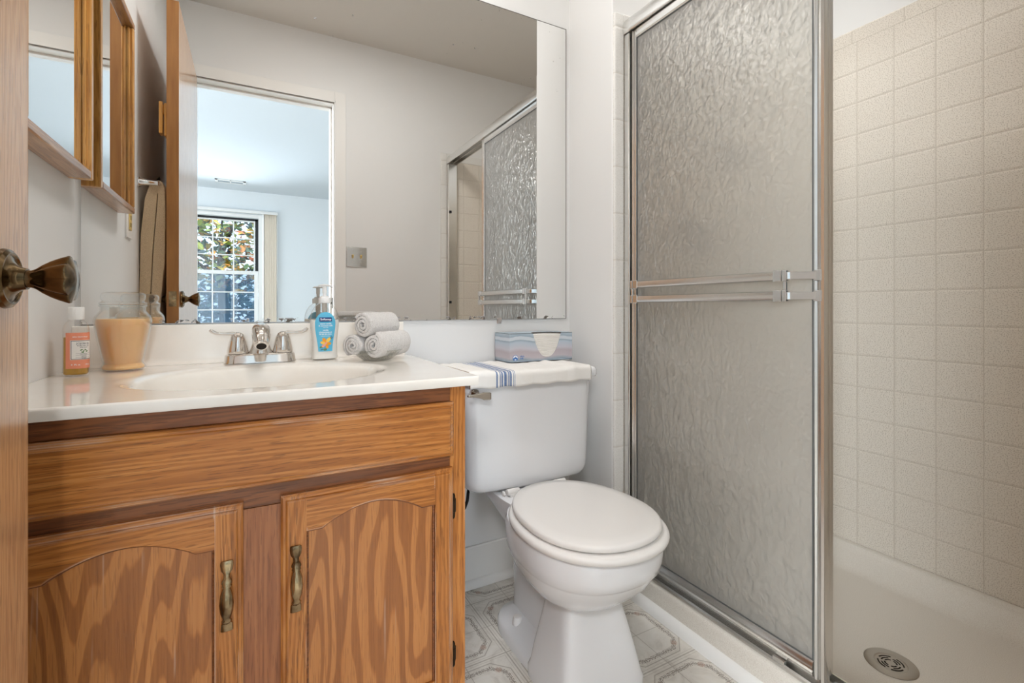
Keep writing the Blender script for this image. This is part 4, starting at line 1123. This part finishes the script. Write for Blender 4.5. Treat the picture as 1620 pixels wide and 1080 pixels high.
obj('flush_lever', lv_, Mat('brushed_chrome_lever', (.62, .58, .52, 1), .18, 1.0).m, to, bevel=0.002)

hs = tag(obj('supply_hose', MB().tube([(.587, 1.36, .3995), (.587, 1.36, .360), (.585, 1.362, .335), (.578, 1.366, .312), (.566, 1.375, .296), (.55, 1.39, .285), (.52, 1.42, .28), (.49, YB, .28)], .0048, 12), BLACK, None, at=(.55, 1.40, .3)),
         'thin black water supply hose under the toilet tank', 'hose')

# runner towel over the tank lid
TT = .7475
def drape(u, v):
    xx = lerp(.521, .932, u)
    bow = .014 * (1 - ((xx - .7455) / .2295) ** 2)
    front = TY0 - .0135 - bow
    back = 1.440
    wob = .0022 * math.sin(u * 23 + 1) + .0015 * math.sin(u * 41)
    L1 = back - front - .006
    total = L1 + .010 + .034
    s = v * total
    hem = .002 * math.sin(u * 30)
    ridge = (.006 * math.exp(-((u - .10) / .09) ** 2) + .005 * math.exp(-((u - .83) / .05) ** 2)) * sm((s - L1 * .15) / .05)
    if s < L1: return (xx, back - s, TT + abs(wob) * .8 + ridge * (0.4 + .6 * (s / L1)))
    s -= L1
    if s < .010:
        a = s / .010 * PI / 2
        return (xx, front + .006 - .0065 * math.sin(a), TT - .0065 * (1 - math.cos(a)) + ridge + abs(wob) * .5)
    s -= .010
    return (xx, front - .0007 - abs(wob) * .8 - ridge * .3, TT - .0065 - s + ridge * (1 - s / .034) + hem * (s / .034))
tw = Mat('striped_linen', rgb(240, 234, 224), 0.9)
x, y, z = tw.sep()
lx = x + m_off if False else x
weave = tw.noise(700, 1)
def band(c, h): return ((x - c).abs() * -1.0 + h).step(0.0, 0.0006)
blue = band(-.140, .0028)
for c, h in ((-.1305, .0016), (-.124, .0026), (-.1145, .0042), (-.104, .0018), (-.098, .0030), (-.090, .0012), (-.086, .0012)): blue = blue.max(band(c, h))
grey = band(-.109, .0085).max(band(-.1275, .004)) 
cc_ = tw.mix(grey * 0.45, rgb(244, 241, 236), rgb(176, 178, 186))
cc_ = tw.mix(blue * (weave * 0.6 + 0.55).min(1.0), cc_, rgb(72, 108, 160))
cc_ = tw.mix((x * -1.0 - .2180).step(0.0, 0.0006), cc_, rgb(120, 84, 58))
tw.set('Base Color', cc_); tw.bump(tw.noise(600, 2) + tw.noise(60, 2), 0.35, 0.002)
tag(obj('hand_towel', MB().grid(70, 44, drape), tw.m, None, at=(.741, 1.33, TT), solid=.0028, angle=70), 'white linen towel with blue stripes laid over the toilet tank lid', 'towel')

# tissue box
tbx0, tbx1, tby0, tby1, tbz0, tbz1 = .728, .972, 1.352, 1.458, TT + .0045, .8450
tbm = Mat('watercolour_card', rgb(190, 200, 212), 0.5)
x, y, z = tbm.sep()
wv_ = (x * 42.0).sin() * .0035 + tbm.noise(14, 3) * .010 + tbm.noise(60, 2) * .002
zz_ = (z + wv_ * -1.0 + .009)
sq = tbm.ramp(zz_ / .0965, [(0.0, rgb(186, 198, 210)), (.06, rgb(140, 156, 170)), (.12, rgb(166, 172, 182)), (.17, rgb(190, 182, 187)), (.36, rgb(184, 173, 179)), (.46, rgb(198, 197, 205)), (.66, rgb(184, 197, 209)), (.735, rgb(150, 168, 182)), (.75, rgb(206, 214, 222)), (.85, rgb(208, 215, 222)), (.87, rgb(156, 174, 188)), (1.0, rgb(186, 200, 210))])
tbm.set('Base Color', sq)
tx_ = thing('tissue_box', (tbx0, tby0, tbz0), 'watercolour blue tissue box on the towel over the toilet tank', 'tissue box')
# front panel with a U shaped opening
cxo, wo, ho = .8705, .056, .080
U = []
for k_ in range(25):
    t = k_ / 24 * 2 - 1
    U.append((cxo + wo * t * (1 - .0 * abs(t)), tbz1 - ho * (1 - abs(t) ** 2.6)))
fp = MB()
out = [(tbx0, tbz1), (tbx0, tbz0), (tbx1, tbz0), (tbx1, tbz1)] + [(p[0], p[1]) for p in reversed(U)]
fp.prism(out, 'y', tby0, tby0 + .0012)
fp.box(tbx0, tbx0 + .0012, tby0 + .0012, tby1, tbz0, tbz1).box(tbx1 - .0012, tbx1, tby0 + .0012, tby1, tbz0, tbz1).box(tbx0, tbx1, tby1 - .0012, tby1, tbz0, tbz1).box(tbx0, tbx1, tby0, tby1, tbz0, tbz0 + .001)
# top with half of the opening continued
mid = tby0 + .062
topo = [(cxo - wo, tby0), (tbx0, tby0), (tbx0, tby1), (tbx1, tby1), (tbx1, tby0), (cxo + wo, tby0)]
arc = [(cxo + wo * math.cos(PI * k_ / 16), tby0 + .045 * math.sin(PI * k_ / 16)) for k_ in range(17)]
fp.prism(topo + arc[1:-1], 'z', tbz1 - .0012, tbz1)
obj('carton', fp, tbm.m, tx_, smooth=False)
ts = MB()
for k_ in range(20):
    z_ = tbz0 + .002 + k_ * .00435
    o_ = .0006 * math.sin(k_ * 2.1)
    ts.box(tbx0 + .01, tbx1 - .01, tby0 + .0022 + abs(o_), tby1 - .006, z_, z_ + .0040)
obj('tissues', ts, Mat('tissue_paper', rgb(244, 240, 234), 0.9).m, tx_, bevel=0.0012)
obj('top_flap_edge', MB().tube([(cxo - wo * math.cos(PI * k_ / 24) , tby0 + .045 * math.sin(PI * k_ / 24), tbz1 + .0002) for k_ in range(0, 25)], .0009, 6), Mat('kraft_edge', rgb(96, 76, 58), 0.8).m, tx_)
def face_text(s, size, x_, z_, bold=True):
    vs, fs = text_mesh(s, size, 0.0, align='LEFT', bold=bold)
    return MB().add([(x_ + v[0], tby0 - .0004, z_ + v[1]) for v in vs], fs)
q1 = face_text('ultra', .0085, .7655, tbz0 + .0165); q2 = face_text('soft', .0085, .7655, tbz0 + .0095)
q1.add(q2.v, q2.f)
obj('print', q1, BLUEI, tx_)
lg = MB().add([(.7485 + .0105 * math.cos(t), tby0 - .0003, tbz0 + .0145 + .0092 * math.sin(t)) for t in [2 * PI * q / 28 for q in range(28)]], [tuple(range(28))])
obj('logo_disc', lg, BLUEI, tx_)
lg = MB().add([(.7485 + .0090 * math.cos(t), tby0 - .0006, tbz0 + .0145 + .0077 * math.sin(t)) for t in [2 * PI * q / 28 for q in range(28)]], [tuple(range(28))])
obj('logo_disc', lg, WHITEI, tx_)
lg = MB()
for a, b in ((-.0055, .012), (.0, .015), (.0050, .012)):
    lg.add([(.7485 + a + .0030 * math.cos(t) * (1 - .35 * math.sin(t)), tby0 - .0009, tbz0 + b + .0042 * math.sin(t)) for t in [2 * PI * q / 16 for q in range(16)]], [tuple(range(16))])
obj('logo_mark', lg, BLUEI, tx_)

# ------------------------------------------------------------------ shower pan
pt = MB()
yA, yB_ = YD + .009, YS - .009
prof = [(1.078, 0), (1.078, .070), (1.0795, .082), (1.084, .090), (1.092, .0935), (1.150, .0935), (1.172, .092), (1.182, .086), (1.187, .075), (1.190, .062), (1.197, .053), (1.21, .050), (1.738, .050), (1.752, .0525), (1.772, .061), (1.800, .079), (1.820, .093), (1.8265, .099), (1.830, .1055), (1.834, .1085), (XT - .0005, .109), (XT - .0005, 0)]
pt.loft([[(p[0], yy, p[1]) for p in prof] for yy in (yA, yB_)])
# end coves
pp = thing('shower_pan', (1.46, .65, 0), 'off-white shower pan with raised kerb beside the toilet', 'shower pan')
obj('basin', pt, PAN, pp, angle=40)
for yy, d_ in ((yA, 1), (yB_, -1)):
    pr_ = [(yy, .048), (yy, .108), (yy + d_ * .012, .104), (yy + d_ * .020, .088), (yy + d_ * .026, .066), (yy + d_ * .040, .054), (yy + d_ * .06, .0502), (yy + d_ * .06, .048)]
    obj('end_cove', MB().prism(pr_, 'x', 1.176, 1.838), PAN, pp, angle=40)
DX, DY = 1.388, .592
dn = MB().lathe([(.0545, .0505), (.0545, .0515), (.052, .0528), (.034, .0532), (.0325, .0522), (.031, .0517), (.0004, .0517)], (DX, DY, 0), 'z', 48)
dro = obj('drain', dn, STEEL, pp)
sl = MB()
for r0, r1, n_, off in ((.0105, .0138, 4, .2), (.0172, .0202, 4, .45), (.0240, .0272, 4, .2)):
    for q in range(n_):
        a0, a1 = off + q * 2 * PI / n_ + .22, off + (q + 1) * 2 * PI / n_ - .22
        pts = [(DX + r * math.cos(a), DY + r * math.sin(a)) for r, aa in ((r1, [lerp(a0, a1, i / 8) for i in range(9)]), (r0, [lerp(a1, a0, i / 8) for i in range(9)])) for a in aa]
        sl.prism(pts, 'z', .0512, .0521)
obj('drain_slots', sl, DARK, dro)

# ------------------------------------------------------------------ shower enclosure
se_ = thing('shower_enclosure', (1.11, .65, .0935), 'polished aluminium frame and tracks of the sliding shower doors', 'shower frame')
ky0, ky1 = YD + .0105, YS - .0105
hd = MB().prism([(1.080, 1.830), (1.078, 1.836), (1.078, 1.856), (1.082, 1.870), (1.090, 1.880), (1.100, 1.884), (1.142, 1.884), (1.146, 1.880), (1.146, 1.830), (1.140, 1.830), (1.140, 1.856), (1.114, 1.856), (1.112, 1.830), (1.109, 1.830), (1.108, 1.856), (1.084, 1.856), (1.084, 1.830)], 'y', ky0, ky1)
obj('header', hd, ALU, se_, angle=30)
bt = MB().prism([(1.079, .0937), (1.079, .100), (1.083, .104), (1.086, .104), (1.088, .100), (1.106, .100), (1.107, .112), (1.110, .112), (1.111, .100), (1.140, .100), (1.142, .110), (1.146, .110), (1.147, .0937)], 'y', ky0, ky1)
obj('bottom_track', bt, ALU, se_, angle=30)
for y0_, y1_ in ((ky1 - .024, ky1), (ky0, ky0 + .024)):
    jm = MB().box(1.084, 1.144, y0_, y1_, .1042, 1.8295)
    obj('wall_jamb', jm, ALU, se_, bevel=0.004)
obj('guide_clip', MB().box(1.081, 1.092, .672, .700, .1005, .110), ALU, se_, bevel=0.001)
for y0_ in (ky0 + .024,):
    obj('bumper', box(1.090, 1.104, y0_, y0_ + .006, .955, .970), BLACK, se_); obj('bumper', box(1.090, 1.104, y0_, y0_ + .006, 1.52, 1.535), BLACK, se_)

def shower_door(name, xf, y0, y1, z0, z1, glass, label):
    t = thing(name, (xf, (y0 + y1) / 2, z0), label, 'shower door')
    sw, dp = .027, .018
    def stile(a0, a1):
        m = MB()
        w_ = a1 - a0
        # fluted section: two raised ribs
        out = [(xf + dp, a0), (xf + .006, a0), (xf + .002, a0 + w_ * .08), (xf, a0 + w_ * .22), (xf + .002, a0 + w_ * .36), (xf + .006, a0 + w_ * .42), (xf + .006, a0 + w_ * .48), (xf + .002, a0 + w_ * .54), (xf - .001, a0 + w_ * .72), (xf + .001, a0 + w_ * .92), (xf + .005, a1), (xf + dp, a1)]
        m.prism(out, 'z', z0, z1)
        return m
    def stile_m(a0, a1):
        m = stile(a0, a1); m.v = [(v[0], a0 + a1 - v[1], v[2]) for v in m.v]; return m
    obj('stile', stile_m(y0, y0 + sw), ALU, t, angle=30)
    obj('stile', stile(y1 - sw * .72, y1), ALU, t, angle=30)
    yi0, yi1 = y0 + sw, y1 - sw * .72
    obj('rail', MB().prism([(xf + dp, z1 - .026), (xf + .004, z1 - .026), (xf, z1 - .022), (xf, z1 - .012), (xf + .004, z1 - .010), (xf + .002, z1), (xf + dp, z1)], 'y', yi0, yi1), ALU, t, angle=30)
    obj('rail', MB().prism([(xf + dp, z0), (xf + .002, z0), (xf - .001, z0 + .010), (xf + .003, z0 + .013), (xf, z0 + .020), (xf + .002, z0 + .030), (xf + .005, z0 + .034), (xf + dp, z0 + .034)], 'y', yi0, yi1), ALU, t, angle=30)
    g = MB().box(xf + .007, xf + .012, yi0 - .003, yi1 + .003, z0 + .030, z1 - .022)
    obj('glass_pane', g, glass, t)
    sealm = Mat('grey_glazing_seal', rgb(84, 86, 86), 0.5).m
    sl_ = MB().box(xf + .0055, xf + .0068, yi0, yi0 + .003, z0 + .034, z1 - .026).box(xf + .0055, xf + .0068, yi1 - .003, yi1, z0 + .034, z1 - .026).box(xf + .0055, xf + .0068, yi0 + .003, yi1 - .003, z1 - .029, z1 - .026).box(xf + .0055, xf + .0068, yi0 + .003, yi1 - .003, z0 + .034, z0 + .037)
    obj('glazing_seal', sl_, sealm, t)
    return t
od = shower_door('sliding_shower_door', 1.089, .586, 1.186, .1125, 1.8280, SGLASS, 'front sliding shower door of pebbled glass with double towel bar')
idr = shower_door('sliding_shower_door', 1.1235, .597, 1.188, .1125, 1.8280, SGLASS2, 'rear sliding shower door of pebbled glass stacked behind the front one')
# double towel bar on the outer door
BXx = 1.046
for zc in (1.0005, .9555):
    bar = MB().prism([(BXx - .003, zc - .0085), (BXx - .004, zc - .003), (BXx - .004, zc + .003), (BXx - .003, zc + .0085), (BXx + .002, zc + .011), (BXx + .005, zc + .011), (BXx + .005, zc - .011), (BXx + .002, zc - .011)], 'y', .655, 1.128)
    obj('towel_bar', bar, ALU, od, angle=30)
for sgn, yb_, ys in ((-1, .655, .600), (1, 1.128, 1.170)):
    br_ = MB()
    for zc in (1.0005, .9555):
        e_ = yb_ + sgn * .0
        br_.box(BXx - .0055, BXx + .0065, min(e_ + sgn * .001, e_ - sgn * .018), max(e_ + sgn * .001, e_ - sgn * .018), zc - .0125, zc + .0125)
        br_.box(BXx - .005, BXx + .006, min(e_ + sgn * .003, e_ + sgn * .012), max(e_ + sgn * .003, e_ + sgn * .012), zc - .0125, zc + .0125)
        pts = [(BXx + .001, e_ + sgn * .010), (BXx + .006, e_ + sgn * .020), (BXx + .018, e_ + sgn * .027), (1.080, lerp(e_ + sgn * .030, ys, .6)), (1.0875, ys)]
        ring = []
        for i in range(len(pts)):
            p = Vector((pts[i][0], pts[i][1])); a = Vector(pts[max(i - 1, 0)]); b = Vector(pts[min(i + 1, len(pts) - 1)])
            dd = (b - a).normalized(); nn = Vector((-dd.y, dd.x)) * .0022
            ring.append([(p.x + nn.x, p.y + nn.y, zc - .0085), (p.x - nn.x, p.y - nn.y, zc - .0085), (p.x - nn.x, p.y - nn.y, zc + .0085), (p.x + nn.x, p.y + nn.y, zc + .0085)])
        br_.loft(ring)
        br_.box(1.0835, 1.0885, ys - .008, ys + .008, zc - .012, zc + .012)
    br_.box(BXx - .003, BXx + .004, min(yb_ + sgn * .004, yb_ + sgn * .011), max(yb_ + sgn * .004, yb_ + sgn * .011), .968, .988)
    obj('bar_bracket', br_, CHROME, od, bevel=0.0012)

# shower valve and shower head behind the glass
VALVEM = Mat('dark_valve_metal', rgb(58, 56, 54), 0.35, 0.5).m
sv = thing('shower_valve', (1.44, YS - .008, 1.20), 'round dark shower valve on the end wall behind the pebbled glass', 'shower valve')
obj('escutcheon', MB().lathe([(.082, 0), (.082, .004), (.072, .012), (.040, .018), (.030, .022), (.028, .050), (.024, .056), (0, .058)], (1.44, YS - .008, 1.20), '-y', 40), VALVEM, sv)
obj('handle', MB().tube([(1.44, YS - .058, 1.20), (1.44, YS - .068, 1.19), (1.44, YS - .072, 1.14), (1.44, YS - .074, 1.11)], [.022, .020, .012, .010], 16), DARK, sv)
shd = thing('showerhead', (1.45, YS - .008, 1.50), 'shower head on its arm behind the pebbled glass', 'shower head')
obj('arm', MB().tube([(1.45, YS - .008, 1.53), (1.45, YS - .06, 1.53), (1.45, YS - .11, 1.50), (1.45, YS - .14, 1.465)], .0095, 14), STEEL, shd)
obj('flange', MB().lathe([(.028, 0), (.026, .006), (.012, .010)], (1.45, YS - .008, 1.53), '-y', 28), STEEL, shd)
hm = MB()
dirv = Vector((0, -.62, -.78)).normalized(); u_ = Vector((1, 0, 0)); v__ = dirv.cross(u_)
rings = []
for r, h in ((.012, 0), (.018, .012), (.022, .022), (.046, .040), (.052, .046), (.052, .056), (.046, .058), (.001, .058)):
    rings.append([tuple(Vector((1.45, YS - .135, 1.470)) + dirv * h + u_ * r * math.cos(2 * PI * j / 28) + v__ * r * math.sin(2 * PI * j / 28)) for j in range(28)])
obj('head', hm.loft(rings), Mat('dark_shower_head', rgb(52, 50, 48), 0.35, 0.4).m, shd)
# added ceiling lamps, out of view, put in to brighten bathroom and shower
for nm, (lx_, ly_), lab in (('added_ceiling_light', (1.37, .95), 'added round ceiling light over the shower, out of view'), ('added_ceiling_light', (.40, .92), 'added round ceiling light in the middle of the bathroom, out of view')):
    cl = thing(nm, (lx_, ly_, ZC), lab, 'light')
    obj('trim_ring', MB().lathe([(.105, 0), (.105, -.012), (.088, -.016), (.088, -.004)], (lx_, ly_, ZC), 'z', 40, cap0=False, cap1=False), TRIM, cl)
    obj('lens', MB().lathe([(.088, -.006), (.0004, -.006)], (lx_, ly_, ZC), 'z', 40, cap0=False), gm, cl)
